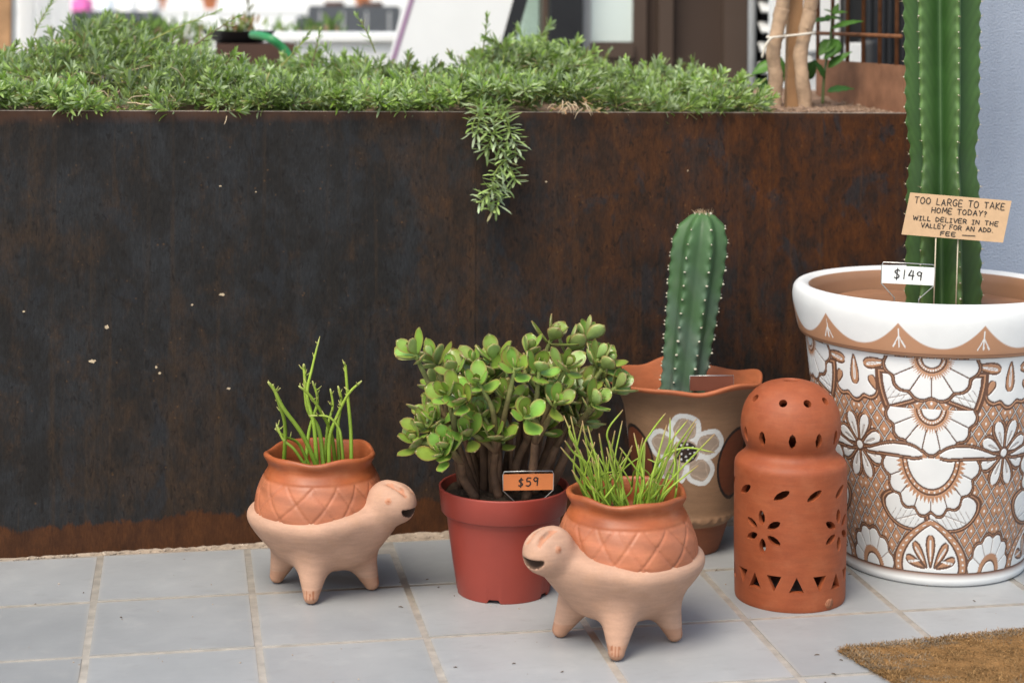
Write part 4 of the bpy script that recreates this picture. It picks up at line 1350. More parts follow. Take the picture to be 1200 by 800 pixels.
def cactus_body(parent, axis, z0, z1, Rf, ribs, depth, phase, col_f, nz, nth, notch=0, notch_amp=0.0, twist=0.0, sharp=1.0, closed=True, narrow=2.0):
    zs = np.linspace(0, 1, nz)
    th = np.linspace(0, 2 * PI, nth, endpoint=False)
    TT, ZZ_ = np.meshgrid(th, zs)
    Rr = np.array([Rf(t) for t in zs])[:, None]
    ang = (TT + phase + twist * ZZ_) * ribs / 2
    rib = np.abs(np.cos(ang)) ** sharp if sharp < 2 else (0.5 + 0.5 * np.cos(2 * ang)) ** (sharp - 1.0)
    crest = np.clip(rib, 0, 1) ** narrow
    nb = 0.5 + 0.5 * np.cos(2 * PI * notch * ZZ_) if notch else 0
    RR_ = Rr * (1 - depth * (1 - rib)) + crest ** 3 * notch_amp * nb * np.minimum(1, Rr / 0.03)
    ax = np.array([axis(t) for t in zs])
    V = np.stack([ax[:, None, 0] + RR_ * np.cos(TT), ax[:, None, 1] + RR_ * np.sin(TT), (z0 + (z1 - z0) * ZZ_)], -1)
    Cc = col_f(ZZ_, rib, TT)
    i = np.arange(nz - 1)[:, None]; k = np.arange(nth)[None, :]
    F = np.stack([i * nth + k, i * nth + (k + 1) % nth, (i + 1) * nth + (k + 1) % nth, (i + 1) * nth + k], -1).reshape(-1, 4)
    mesh_np('cactus_stem', V.reshape(-1, 3), [F, (np.arange(nth) + (nz - 1) * nth).reshape(1, -1)], M['cactus'], parent, col=Cc.reshape(-1, 3))
    return V, RR_, ax


def areoles(parent, pts, r, nsp, ls, rr, sp_name='spines'):
    a, s = MB(), MB()
    for p, out in pts:
        a.add(*lump(p + out * (r * 0.3), r * rr.uniform(0.8, 1.15), rr))
        for q in range(nsp):
            d = (out + Vector((rr.gauss(0, 0.6), rr.gauss(0, 0.6), rr.gauss(0, 0.6)))).normalized()
            l_ = ls * rr.uniform(0.5, 1.2)
            s.tube([p, p + d * l_], [0.0005, 0.00012], 3, False)
    tag(a.build('areoles', M['areole'], parent, smooth=True), kind='stuff')
    if nsp: tag(s.build(sp_name, M['spine'], parent), kind='stuff')


small = thing('column_cactus', 'short ribbed green column cactus with pale dots, growing in the flower-painted pot', 'cactus', (CP.x, CP.y, 0.30))
SR = 0.0600


def sR(t):
    if t > 0.80:
        k = (t - 0.80) / 0.20
        return SR * 1.01 * max(0.02, math.sqrt(max(0, 1 - k ** 2.4)))
    return SR * (0.76 + 0.25 * min(1, t / 0.72)) * (1 + 0.10 * max(0, 0.12 - t) / 0.12)


def s_ax(t): return (-0.014 + 0.056 * t - 0.006 * t * t, -0.005 + 0.010 * t)


def s_col(Z_, rib, TT):
    a = np.array([0.043, 0.092, 0.034]); b = np.array([0.080, 0.118, 0.092])
    w = np.clip(0.75 - Z_ * 1.1 + 0.25 * np.sin(Z_ * 20 + TT * 3), 0, 1)[..., None]
    c = a + (b - a) * w
    tip = np.clip((Z_ - 0.8) / 0.2, 0, 1)[..., None]
    blot = np.clip(np.sin(Z_ * 31 + 3 * np.sin(TT * 3)) * np.sin(TT * 5 + Z_ * 9) - 0.35, 0, 1)[..., None] * np.clip(1.1 - 1.3 * Z_, 0, 1)[..., None]
    c = c * (1 - 0.7 * blot) + np.array([0.13, 0.145, 0.11]) * 0.7 * blot
    c = c * (1 - 0.5 * tip) + np.array([0.060, 0.135, 0.035]) * 0.5 * tip
    return c * (0.86 + 0.22 * rib[..., None])


NZS, NTS, NRS = 170, 240, 8
VS, RS, AXS = cactus_body(small, s_ax, 0.0, 0.406, sR, NRS, 0.17, -0.385 - vd, s_col, NZS, NTS, 14, 0.0036, sharp=2.0, narrow=2.0)
pts = []
for q in range(NRS):
    a = (2 * PI * q / NRS) - (-0.385 - vd)
    ti = int(round((a % (2 * PI)) / (2 * PI) * NTS)) % NTS
    for w in range(1, 15):
        zi = min(NZS - 2, int((w - 0.0) / 14 * (NZS - 1)))
        pts.append((Vector(VS[zi, ti]), Vector((math.cos(a), math.sin(a), 0.25 + (1.5 if w > 12 else 0))).normalized()))
areoles(small, pts, 0.0028, 2, 0.005, random.Random(3))
m = MB(); r2 = random.Random(55)
for q in range(60):
    p = Vector((s_ax(1)[0] + r2.gauss(0, .010), s_ax(1)[1] + r2.gauss(0, .010), 0.400))
    m.tube([p, p + Vector((r2.gauss(0, .006), r2.gauss(0, .006), r2.uniform(.006, .015)))], [.0006, .0002], 3, False)
tag(m.build('crown_spines', M['spine'], small), kind='stuff')

# ---------------------------------------------------------------- pierced lantern
LP = Vector((1.628, -0.479, 0))
lan = thing('terracotta_lantern', 'terracotta lantern pierced with flowers and triangles under a round domed top', 'lantern', LP)
lan.scale = (1, 1, 0.968)
prof_o = resample([(0.1050, 0.0), (0.1065, 0.004), (0.1070, 0.03), (0.1085, 0.12), (0.1088, 0.22), (0.1085, 0.262), (0.1062, 0.2735), (0.099, 0.281), (0.090, 0.2885), (0.0862, 0.2955), (0.0862, 0.3005), (0.0900, 0.3100), (0.0950, 0.325), (0.0968, 0.341), (0.0950, 0.362), (0.0880, 0.386), (0.0755, 0.405), (0.0560, 0.421), (0.034, 0.4295), (0.018, 0.4325)], 0.006)
prof_i = [(max(r - 0.011, 0.004), z - (0.010 if z > 0.38 else 0.004 if z > 0.30 else 0)) for r, z in prof_o]
prof_i[0] = (0.095, 0.0)
prof = prof_o + prof_i[::-1]
Vp, Fp, *_ = lathe_np(prof, 120, None, cap0=False, cap1=False)
n_ = 120; m_ = len(prof)
Fp.append(np.array([[(m_ - 1) * n_ + k, (m_ - 1) * n_ + (k + 1) % n_, (k + 1) % n_, k] for k in range(n_)]))
lo_ = mesh_np('lantern_body', Vp, Fp, M['lantern'], lan)
vl = math.atan2(CAM.y - LP.y, CAM.x - LP.x)
cut = MB()


def cutter(deg, z, shape, r_in, r_out, tilt=0.0, org=(0, 0, 0)):
    """prism through the wall, pointing along the radius; shape is an outline (across, up)"""
    a = vl + R(deg)
    out = Vector((math.cos(a), math.sin(a), 0)); side = Vector((-math.sin(a), math.cos(a), 0)); up = Vector((0, 0, 1))
    if tilt:
        out, up = out * math.cos(tilt) + up * math.sin(tilt), up * math.cos(tilt) - out * math.sin(tilt)
    c = Vector(org) + Vector((0, 0, z))
    n = len(shape)
    V = [(c + out * r + side * s * k_ + up * u * k_)[:] for r, k_ in ((r_in, 0.75), (r_out, 1.12)) for s, u in shape]
    cut.add(V, [tuple(range(n)), tuple(2 * n - 1 - q for q in range(n))] + [((q + 1) % n, q, n + q, n + (q + 1) % n) for q in range(n)])


def petal(L_, W_, ang, cx=0, cy=0, n=5):
    P = [(L_ / 2 * -math.cos(PI * q / n), W_ / 2 * math.sin(PI * q / n) ** 1.3) for q in range(n + 1)] + [(L_ / 2 * math.cos(PI * q / n), -W_ / 2 * math.sin(PI * q / n) ** 1.3) for q in range(1, n)]
    return [(cx + a * math.cos(ang) - b * math.sin(ang), cy + a * math.sin(ang) + b * math.cos(ang)) for a, b in P]


def ellipse(rx, ry, n=12): return [(rx * math.cos(2 * PI * q / n), ry * math.sin(2 * PI * q / n)) for q in range(n)]


rr = random.Random(6)
for q in range(10):                                        # ring of round holes in the dome
    cutter(-12 + 34.5 * q + rr.uniform(-2, 2), 0.341, ellipse(0.0082, 0.0085), 0.05, 0.125, R(38))
for q in range(12):                                        # ring of upright lozenges
    cutter(3 + 29.3 * q + rr.uniform(-2, 2), 0.322 + 0.002, petal(0.031, 0.0155, PI / 2, n=4), 0.06, 0.118, R(4))
cutter(0, 0.40, ellipse(0.0165, 0.0165), 0.0, 0.06, PI / 2 - 0.001)
for q in range(10):                                        # slanted leaves below the shoulder
    cutter(-10 + 35.5 * q + rr.uniform(-2, 2), 0.228, petal(0.037, 0.0150, R(34)), 0.07, 0.13)
for q in range(4):                                         # six-petalled flowers
    for k in range(6):
        an = R(90 + 60 * k + rr.uniform(-4, 4)); dd = 0.0275
        cutter(-28.5 + 86 * q + math.degrees(dd * math.cos(an) / 0.1085), 0.153 + dd * math.sin(an), petal(0.0300, 0.0145, an), 0.07, 0.13)
for q in range(16):                                        # triangles round the foot
    h, w = 0.0310, 0.0145
    s = [(-w, -h / 2), (w, -h / 2), (0, h / 2)]
    if q % 2: s = [(-w, h / 2), (0, -h / 2), (w, h / 2)]
    cutter(-37.6 + 22.7 * q + rr.uniform(-1.5, 1.5), 0.055, s, 0.07, 0.13)
co = cut.build('cutter', None)
bpy.context.view_layer.update()
for co_ in (co,):
    bm = bmesh.new(); bm.from_mesh(co_.data); bmesh.ops.recalc_face_normals(bm, faces=bm.faces[:]); bm.to_mesh(co_.data); bm.free()
bm = bmesh.new(); bm.from_mesh(lo_.data); bmesh.ops.recalc_face_normals(bm, faces=bm.faces[:]); bm.to_mesh(lo_.data); bm.free()
co.location = LP; co.scale = lan.scale
md = lo_.modifiers.new('cut', 'BOOLEAN'); md.operation = 'DIFFERENCE'; md.object = co; md.solver = 'EXACT'; md.use_self = True
bpy.context.view_layer.update()
dg = bpy.context.evaluated_depsgraph_get()
new = bpy.data.meshes.new_from_object(lo_.evaluated_get(dg))
lo_.modifiers.clear(); lo_.data = new
bpy.data.objects.remove(co)
for p in new.polygons: p.use_smooth = True
try: new.set_sharp_from_angle(angle=R(38))
except AttributeError: pass
# the chip on its foot, where the bare body shows
m = MB(); rr = random.Random(17)
a0 = vl + R(44)
ring = []
for q in range(14):
    w = 2 * PI * q / 14
    da = 0.010 * rr.uniform(0.7, 1.2) * math.cos(w) / 0.107; zz = 0.0135 + 0.0115 * rr.uniform(0.7, 1.15) * math.sin(w)
    ring.append((math.cos(a0 + da), math.sin(a0 + da), zz))
m.add([(x * 0.10725, y * 0.10725, z) for x, y, z in ring] + [(x * 0.106, y * 0.106, z) for x, y, z in ring] + [(math.cos(a0) * 0.1076, math.sin(a0) * 0.1076, 0.0135)],
      [(q, (q + 1) % 14, 28) for q in range(14)] + [(14 + q, 14 + (q + 1) % 14, (q + 1) % 14, q) for q in range(14)])
m.build('chip', M['chip'], lan, smooth=True)

# ---------------------------------------------------------------- big painted pot
BP = Vector((1.996, -0.298, 0))
big = thing('painted_pot', 'large white and tan painted pot with carved flowers and lattice, under the tall cactus', 'pot', BP)
big.scale = (1.015, 1.015, 0.985)
vb = math.atan2(CAM.y - BP.y, CAM.x - BP.x)
TAN = np.array([0.425, 0.220, 0.125]); WHT = np.array([0.70, 0.695, 0.685]); DRK = np.array([0.125, 0.062, 0.040]); VEIN = np.array([0.40, 0.34, 0.31])

# drawing plane: s across (design units, 72 degrees = 458.6), t down from the rim (160) to the foot (735)
PER = 458.6


class Draw:
    def __init__(s, S, T):
        s.S, s.T = S, T
        s.C = np.tile(TAN, S.shape + (1,)); s.H = np.zeros(S.shape)

    def fill(s, m, c, h=0.0):
        s.C[m] = c; s.H[m] = h

    def line(s, f, w, clip=None, c=DRK, h=-1.0):
        m = np.abs(f) < w
        if clip is not None: m &= clip
        s.C[m] = c; s.H[m] = h

    def shape(s, f, c=WHT, w=2.1, oc=DRK, h=0.35):
        """f: about a distance in design units, negative inside"""
        s.fill(f < 0, c, h); s.line(f, w, None, oc)


def drop(S, T, x0, y0, x1, y1, wd):
    """teardrop: pointed at (x0,y0), round at (x1,y1)"""
    L_ = math.hypot(x1 - x0, y1 - y0); ux, uy = (x1 - x0) / L_, (y1 - y0) / L_
    a = ((S - x0) * ux + (T - y0) * uy) / L_; b = -(S - x0) * uy + (T - y0) * ux
    aa = np.clip(a, 0, 1)
    w = wd * 1.25 * aa ** 0.75 * np.sqrt(np.clip(1.06 - aa ** 3.2, 0.0, 1))
    return np.where((a < 0) | (a > 1.02), 50.0, np.abs(b) - w)


def scallop(S, T, cx, cy, rx, ry, n, a0, a1, amp=0.06):
    """half flower with n scalloped petals between angles a0..a1 (downwards is +90)"""
    an = np.arctan2((T - cy) / ry, (S - cx) / rx)
    rad = np.sqrt(((S - cx) / rx) ** 2 + ((T - cy) / ry) ** 2)
    u = (an - a0) / (a1 - a0) * n
    edge = 1 - amp * np.abs(np.cos(PI * np.clip(u, 0, n))) ** 3 * 1.6 + amp * 0.3
    f = (rad - edge) * min(rx, ry)
    f = np.where((u < 0) | (u > n), np.maximum(f, 30), f)
    pet = np.abs((u % 1 + 0.5) % 1 - 0.5) * (a1 - a0) / n * rad * min(rx, ry)
    return f, pet, rad, an, u


def paint(S, T):
    D = Draw(S, T)
    # lattice of double lines with a white dot in every cell
    q = 32.0
    p1 = (S * 0.80 + T * 0.62) / q; p2 = (S * 0.80 - T * 0.62) / q
    d1 = np.abs((p1 + 0.5) % 1 - 0.5) * q; d2 = np.abs((p2 + 0.5) % 1 - 0.5) * q
    D.line(d1 - 2.3, 1.2); D.line(d2 - 2.3, 1.2)
    m = (np.minimum(d1, d2) < 1.2); D.fill(m, WHT * 0.75, 0.1)
    c1 = np.abs(p1 % 1 - 0.5) * q; c2 = np.abs(p2 % 1 - 0.5) * q
    D.fill(np.hypot(c1, c2) < 3.4, WHT, 0.3)
    for k in (-1, 0, 1):                                    # neighbours reach over the period's edge
        s = S - k * PER

        # medallion under the rim, between the columns
        o = k * PER + PER / 2 if False else None
    for k in (-1, 1):
        s = S - k * PER / 2
        f, pet, rad, an, u = scallop(s, T, 0, 150, 132, 140, 7, 0, PI, 0.05)
        D.shape(f - 9, TAN, 2.6)
        D.shape(f, WHT, 2.4)
        for sg in (-1, 0, 1):
            D.shape(drop(s, T, sg * 112 if sg else 0, 186 if sg else 176, sg * 34, 196 + (58 if sg == 0 else 0), 17), TAN, 2.2, h=0.1)
            D.line(drop(s, T, sg * 92 if sg else 0, 188, sg * 44, 196 + (46 if sg == 0 else 0), 3.0), 1.4, c=WHT)
        for sg in (-1, 1):
            D.shape(drop(s, T, sg * 70, 262, sg * 52, 226, 13), TAN, 2.2, h=0.1)
    # side daisies
    for k in (-1, 1):
        s = S - k * PER / 2
        for q2 in range(8):
            a = R(22.5 + 45 * q2)
            f = drop(s, T, 14 * math.cos(a), 415 + 14 * math.sin(a), 92 * math.cos(a) * 0.86, 415 + 88 * math.sin(a), 20)
            D.shape(f - 7, TAN, 2.6)
        for q2 in range(8):
            a = R(22.5 + 45 * q2)
            f = drop(s, T, 14 * math.cos(a), 415 + 14 * math.sin(a), 92 * math.cos(a) * 0.86, 415 + 88 * math.sin(a), 20)
            D.shape(f, WHT, 2.4)
            D.line(drop(s, T, 24 * math.cos(a), 415 + 24 * math.sin(a), 60 * math.cos(a), 415 + 60 * math.sin(a), 2.5), 1.3, c=VEIN)
        D.shape(np.hypot(s, T - 415) - 13, WHT, 2.6)
        # half flower at the foot
        f, pet, rad, an, u = scallop(s, T, 0, 742, 92, 108, 6, -PI, 0, 0.06)
        D.shape(f - 6, TAN, 2.2); D.shape(f, WHT, 2.4)
        D.line(pet, 1.5, (f < 0) & (rad > 0.45), VEIN)
        ray = 0.50 + 0.10 * np.abs(((an * 9) % 1) - 0.5)
        D.fill(rad < ray, TAN); D.shape((rad - 0.34) * 92, WHT, 2.0)
    # leaf pairs of the column
    for (yy, hh) in ((214, 92), (530, 100)):
        for sg in (-1, 1):
            ls = sg * S
            x = ls / 142.0
            y = (T - yy) / hh
            f = np.maximum(np.maximum(-x + 0.02, x - 1.0 + 0.16 * y ** 2), np.maximum(-y, y - (0.96 - 0.50 * (1 - np.clip(x, 0, 1)) ** 1.2))) * 70
            if yy > 500:
                xr_ = (x - 0.52) * 0.90 - (y - 0.40) * 0.44; yr_ = (x - 0.52) * 0.44 + (y - 0.40) * 0.90
                f = (np.hypot(xr_ / 0.60, yr_ / (0.44 * np.clip(1.05 - 0.5 * xr_ ** 2, 0.3, 1.1))) - 1) * 46
            D.shape(f - 7, TAN, 2.6); D.shape(f, WHT * 0.97, 2.2)
            vy = y - 0.35 - 0.42 * x
            D.line(vy * hh, 1.4, f < -2, VEIN)
            D.line((((x * 1.0 - y * 0.55) * 7.5) % 1 - 0.5) * 18, 0.9, (f < -3) & (np.abs(vy) < 0.32), VEIN)
    # three stacked half flowers
    for (cy, rx, ry, n, inner) in ((168, 132, 108, 6, 40), (298, 130, 118, 7, 42), (428, 150, 152, 8, 86)):
        f, pet, rad, an, u = scallop(S, T, 0, cy, rx, ry, n, 0, PI, 0.055)
        f = np.where(T < cy, 40, f)
        D.shape(f - 6, TAN, 2.2); D.shape(f, WHT, 2.4)
        rr_ = np.hypot(S, (T - cy) * rx / ry * 0.9)
        D.line(pet, 1.6, (f < 0) & (rr_ > inner + 14), DRK)
        spk = inner + 6 + 16 * np.abs(((an * 8.6) % 1) - 0.5) * 2
        D.fill((rr_ < spk) & (T >= cy), TAN, 0.0)
        for r1, c in ((inner, TAN), (inner - 13, WHT)):
            g_ = np.where(T < cy, 30, rr_ - r1)
            D.shape(g_, c, 2.2)
        dots = (np.hypot(((an * 5.2) % 1 - 0.5) * inner / 5.2, rr_ - inner + 6.5) < 2.6) & (T >= cy + 3)
        D.fill(dots, WHT, 0.3)
    # upper arms: long white leaves reaching to the daisies
    for sg in (-1, 1):
        ls = sg * S
        f = drop(ls, T + 14 * np.sin(np.clip(ls / 190, 0, 1) * 3.0), 214, 424, 30, 424, 19)
        D.shape(f - 6, TAN, 2.2); D.shape(f, WHT, 2.4)
    # pointed arch at the foot with a fan of drops
    t = np.clip((T - 590) / 145, 0, 1)
    hw = 136 * np.clip(np.sin(np.clip(t, 0, 1) * 1.72), 0, 1) ** 0.80
    f = np.where(T < 590, 40, (np.abs(S) - hw) * 0.72)
    D.shape(f, TAN, 2.8, h=0.1)
    hw2 = 106 * np.clip(np.sin(np.clip((T - 606) / 129, 0, 1) * 1.72), 0, 1) ** 0.82
    f2 = np.where(T < 606, 40, (np.abs(S) - hw2) * 0.75)
    band = (f < -3) & (f2 > 3)
    D.fill(band & (np.hypot(((T / 15.0) % 1 - 0.5) * 15, (np.abs(S) - (hw + hw2) / 2) * 0.8) < 3.0), WHT, 0.3)
    D.shape(f2, WHT, 2.6)
    for x1, y1, wd in ((0, 634, 17), (-58, 656, 15), (58, 656, 15), (-88, 698, 14), (88, 698, 14)):
        f = drop(S, T, x1 * 0.22, 724, x1, y1, wd)
        D.shape(f, TAN, 3.0, h=-0.1)
        D.line(drop(S, T, x1 * 0.45, 704, x1 * 0.92, y1 + 12, 2.4), 1.4, c=WHT)
    # plain band lines top and bottom
    D.line(T - 163, 3.0); D.line(T - 738, 2.6); D.fill(T > 742, WHT * 1.0, 0.2)
    return D


prof = [(0.150, 0.0), (0.1820, 0.0), (0.1870, 0.004), (0.1895, 0.014), (0.1880, 0.0255), (0.1862, 0.0275)]
nb = 330
for q in range(nb + 1):                                     # flaring wall with a slight belly
    t = q / nb
    prof.append((0.1862 + (0.2560 - 0.1862) * t + 0.0075 * math.sin(PI * t), 0.028 + (0.476 - 0.028) * t))
th = np.concatenate([np.linspace(-R(116), R(116), 920), np.linspace(R(116), 2 * PI - R(116), 242)[1:-1]]) + vb
V, Fs, TH_, RR, ZZ = lathe_np(prof, 0, None, theta=th, cap1=False)
A = (TH_ - vb + PI) % (2 * PI) - PI
S = (A * 365.0 + PER / 2) % PER - PER / 2 + 0.0
T = 735 + (0.028 - ZZ) / (0.476 - 0.028) * 575
D = paint(S, T)
H = D.H
Rn = RR + H * 0.0009
V = np.stack([Rn * np.cos(TH_), Rn * np.sin(TH_), ZZ], -1).reshape(-1, 3)
mesh_np('pot_wall', V, Fs, M['talavera'], big, col=D.C.reshape(-1, 3))

rimp = resample([(0.252, 0.474), (0.262, 0.4735), (0.2685, 0.479), (0.2725, 0.492), (0.2775, 0.515), (0.2815, 0.538), (0.2825, 0.555), (0.2800, 0.569), (0.2725, 0.5775), (0.2620, 0.579), (0.2505, 0.573), (0.2440, 0.560), (0.2415, 0.545), (0.2390, 0.52)], 0.0016)
V, Fs, TH_, RR, ZZ = lathe_np(rimp, 0, None, theta=th, cap0=False, cap1=False)
A = (TH_ - vb + PI) % (2 * PI) - PI
kk = np.arange(len(rimp))[:, None] * np.ones_like(TH_)
out_r = kk < int(np.argmax([p[1] for p in rimp]))
C = np.tile(WHT, TH_.shape + (1,))
st = R(33.4)
u = ((A - R(3.8)) / st) % 1                                  # 0.5 on a tan peak
hgt = np.abs(u - 0.5) * 2                                    # 0 at the peak, 1 in the middle of a swag
edge_z = 0.541 - 0.048 * (1 - (1 - np.clip(hgt, 0, 1)) ** 2.1)
wm_ = (np.clip((edge_z - ZZ) / 0.0022 + 0.5, 0, 1) * out_r)[..., None]
C = C * (1 - wm_) + TAN * wm_
C[(ZZ < 0.4755)] = TAN
C[(kk > int(np.argmax([p[1] for p in rimp])) + 9)] = np.array([0.30, 0.155, 0.085])
lx = (u - 0.5) * st * 0.278; lz = ZZ - 0.493
for sx_, tz in ((0.0, 0.036), (-0.009, 0.022), (0.009, 0.022)):
    tt = np.clip(lz / tz, 0, 1)
    dd = np.hypot(lx - sx_ * (1 - tt) * 1.25, lz - tt * tz)
    C[(dd < 0.0017 - 0.0008 * tt) & out_r] = WHT
C[(np.abs(ZZ - 0.4805) < 0.0010) & out_r] = DRK * 1.6
mesh_np('pot_rim', V, Fs, M['talavera'], big, col=C.reshape(-1, 3))
# bare clay inside, and the soil
M['inner'] = clay_material('bare_inner_clay', (0.22, 0.105, 0.055), (0.29, 0.14, 0.075), 0.6, stain=(0.34, 0.2, 0.12), samt=0.3, spec=0.35)
Vs, Fs, *_ = lathe_np([(0.2395, 0.521), (0.235, 0.51), (0.228, 0.47)], 96, None, cap0=False, cap1=False)
mesh_np('inner_wall', Vs, Fs, M['inner'], big)
Vs, Fs, *_ = lathe_np([(0.236, 0.530), (0.15, 0.534), (0.06, 0.535), (0.004, 0.535)], 72, lambda a, b, c: (b, c + 0.0015 * np.sin(a * 7 + b * 60)), cap0=False)
mesh_np('potting_soil', Vs, Fs, M['inner'], big)

# ---------------------------------------------------------------- tall cactus
tall = thing('tall_cactus', 'tall green deeply ribbed column cactus rising out of the large painted pot', 'cactus', (BP.x, BP.y, 0.522))
TR = 0.0775


def tR(t):
    z = 0.53 + 1.05 * t
    pin = 1 - 0.11 * math.exp(-((z - 0.845) / 0.045) ** 2)
    cap = 1.0
    if t > 0.93: cap = max(0.03, math.sqrt(max(0, 1 - ((t - 0.93) / 0.07) ** 2)))
    return TR * (0.985 + 0.05 * math.sin(z * 5 + 0.5)) * pin * cap


def t_ax(t): return (0.021 - 0.010 * t, -0.010 + 0.01 * t)


def t_col(Z_, rib, TT):
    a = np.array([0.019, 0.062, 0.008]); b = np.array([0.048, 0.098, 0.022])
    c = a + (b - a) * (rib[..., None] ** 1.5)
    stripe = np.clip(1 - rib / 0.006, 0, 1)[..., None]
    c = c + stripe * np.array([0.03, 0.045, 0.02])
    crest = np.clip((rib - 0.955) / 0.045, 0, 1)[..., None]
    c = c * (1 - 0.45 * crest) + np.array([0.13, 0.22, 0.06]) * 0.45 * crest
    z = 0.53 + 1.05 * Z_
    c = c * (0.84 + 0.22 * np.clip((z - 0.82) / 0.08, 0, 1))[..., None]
    # faint slanting growth marks on the flanks
    mk = 0.5 + 0.5 * np.sin(z * 190 - rib * 16 + 1.5 * np.sin(z * 17))
    return c * (0.90 + 0.16 * mk[..., None] * np.clip(rib * 1.5, 0, 1)[..., None])


NZT, NTT = 420, 300
PH = 0.60
phase = -(vb - R(35))
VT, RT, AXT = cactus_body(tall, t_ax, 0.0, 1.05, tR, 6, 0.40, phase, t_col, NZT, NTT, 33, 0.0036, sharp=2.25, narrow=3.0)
pts = []
for q in range(6):
    a = 2 * PI * q / 6 - phase
    ti = int(round((a % (2 * PI)) / (2 * PI) * NTT)) % NTT
    for w in range(0, 33):
        zi = min(NZT - 2, int(w / 33 * (NZT - 1)))
        pts.append((Vector(VT[zi, ti]), Vector((math.cos(a), math.sin(a), 0.1)).normalized()))
areoles(tall, pts, 0.0019, 2, 0.006, random.Random(13))

# ---------------------------------------------------------------- lettering: pen strokes on cards
GL = {
    'A': (0.78, [[(0, 0), (.36, 1), (.76, 0)], [(.14, .38), (.62, .36)]]), 'D': (0.76, [[(.05, 0), (.03, 1), (.5, .86), (.72, .5), (.5, .12), (.0, .02)]]),
    'E': (0.66, [[(.62, 1), (.04, .97), (.02, .02), (.62, 0)], [(.03, .52), (.5, .5)]]), 'F': (0.64, [[(.62, 1), (.04, .96), (.02, 0)], [(.03, .52), (.5, .5)]]),
    'G': (0.8, [[(.7, .84), (.42, 1), (.1, .76), (.02, .35), (.25, .02), (.62, .08), (.72, .42), (.42, .42)]]), 'H': (0.76, [[(.05, 1), (.03, 0)], [(.7, 1), (.68, 0)], [(.04, .5), (.7, .52)]]),
    'I': (0.5, [[(.25, 1), (.24, 0)], [(.02, 1), (.48, 1)], [(.0, .0), (.48, .0)]]), 'K': (0.7, [[(.05, 1), (.03, 0)], [(.64, 1), (.06, .46), (.66, 0)]]),
    'L': (0.62, [[(.06, 1), (.02, .02), (.58, 0)]]), 'M': (0.92, [[(.02, 0), (.12, 1), (.44, .3), (.78, 1), (.88, 0)]]), 'N': (0.78, [[(.03, 0), (.08, 1), (.66, .02), (.72, 1)]]),
    'O': (0.8, [[(.38, 1), (.08, .78), (.03, .3), (.34, 0), (.68, .22), (.72, .7), (.38, 1)]]), 'R': (0.74, [[(.03, 0), (.06, .98), (.5, .96), (.64, .74), (.44, .5), (.06, .46)], [(.3, .48), (.7, 0)]]),
    'S': (0.66, [[(.6, .9), (.3, 1), (.06, .78), (.3, .54), (.56, .3), (.34, 0), (.02, .1)]]), 'T': (0.76, [[(.0, .98), (.76, 1)], [(.38, 1), (.36, 0)]]), 'U': (0.76, [[(.05, 1), (.06, .25), (.35, 0), (.64, .22), (.68, 1)]]),
    'V': (0.76, [[(.02, 1), (.36, 0), (.74, 1)]]), 'W': (1.0, [[(.02, 1), (.24, 0), (.5, .75), (.74, 0), (.98, 1)]]), 'Y': (0.74, [[(.02, 1), (.36, .5)], [(.74, 1), (.36, .5), (.28, 0)]]),
    '?': (0.6, [[(.04, .8), (.3, 1), (.54, .78), (.3, .5), (.28, .3)], [(.27, .06), (.28, 0)]]), '.': (0.25, [[(.08, .06), (.10, 0)]]), '-': (2.1, [[(0, .45), (2.0, .5)]]), ' ': (0.55, []),
    '$': (0.72, [[(.6, .86), (.3, .94), (.06, .74), (.3, .52), (.58, .3), (.34, .06), (.02, .14)], [(.34, 1.12), (.30, -.12)]]), '1': (0.42, [[(.22, 1), (.2, 0)]]),
    '4': (0.74, [[(.34, 1), (.04, .42), (.66, .44)], [(.54, .95), (.5, 0)]]), '5': (0.68, [[(.6, 1), (.16, .98), (.1, .58), (.44, .6), (.58, .3), (.36, .02), (.02, .1)]]), '9': (0.68, [[(.58, .78), (.34, 1), (.06, .78), (.26, .52), (.56, .66), (.58, .9), (.54, 0)]]),
}


def write(mb, text, x, z, h, w, rr, y=-0.0012, slant=0.05, gap=0.24, width=0.95):
    """pen strokes as thin ribbons on the plane y, text starting at x with its foot at z"""
    for ch in text:
        adv, strokes = GL[ch]
        jz = rr.uniform(-0.06, 0.06) * h; sc = rr.uniform(0.93, 1.06)
        for st_ in strokes:
            P = [Vector((x + (a * width + slant * b) * h * sc, y, z + jz + b * h * sc)) for a, b in st_]
            if len(P) > 3: P = smooth_path(P, 4)
            for a, b in zip(P[:-1], P[1:]):
                d = (b - a)
                if d.length < 1e-7: continue
                d.normalize()
                n = Vector((-d.z, 0, d.x)) * (w / 2 * rr.uniform(0.85, 1.15))
                a2, b2 = a - d * w * 0.22, b + d * w * 0.22
                V = [a2 - n, b2 - n, b2 + n, a2 + n]
                yy = rr.uniform(-0.00018, 0.0)
                mb.add([(v.x, v.y + yy, v.z) for v in V] + [(v.x, v.y + 0.0009, v.z) for v in V], [(0, 1, 2, 3), (0, 4, 5, 1), (1, 5, 6, 2), (2, 6, 7, 3), (3, 7, 4, 0)])
        x += adv * h * width + gap * h
    return x


def face_rot(p): return math.atan2(CAM.y - p.y, CAM.x - p.x) + PI / 2


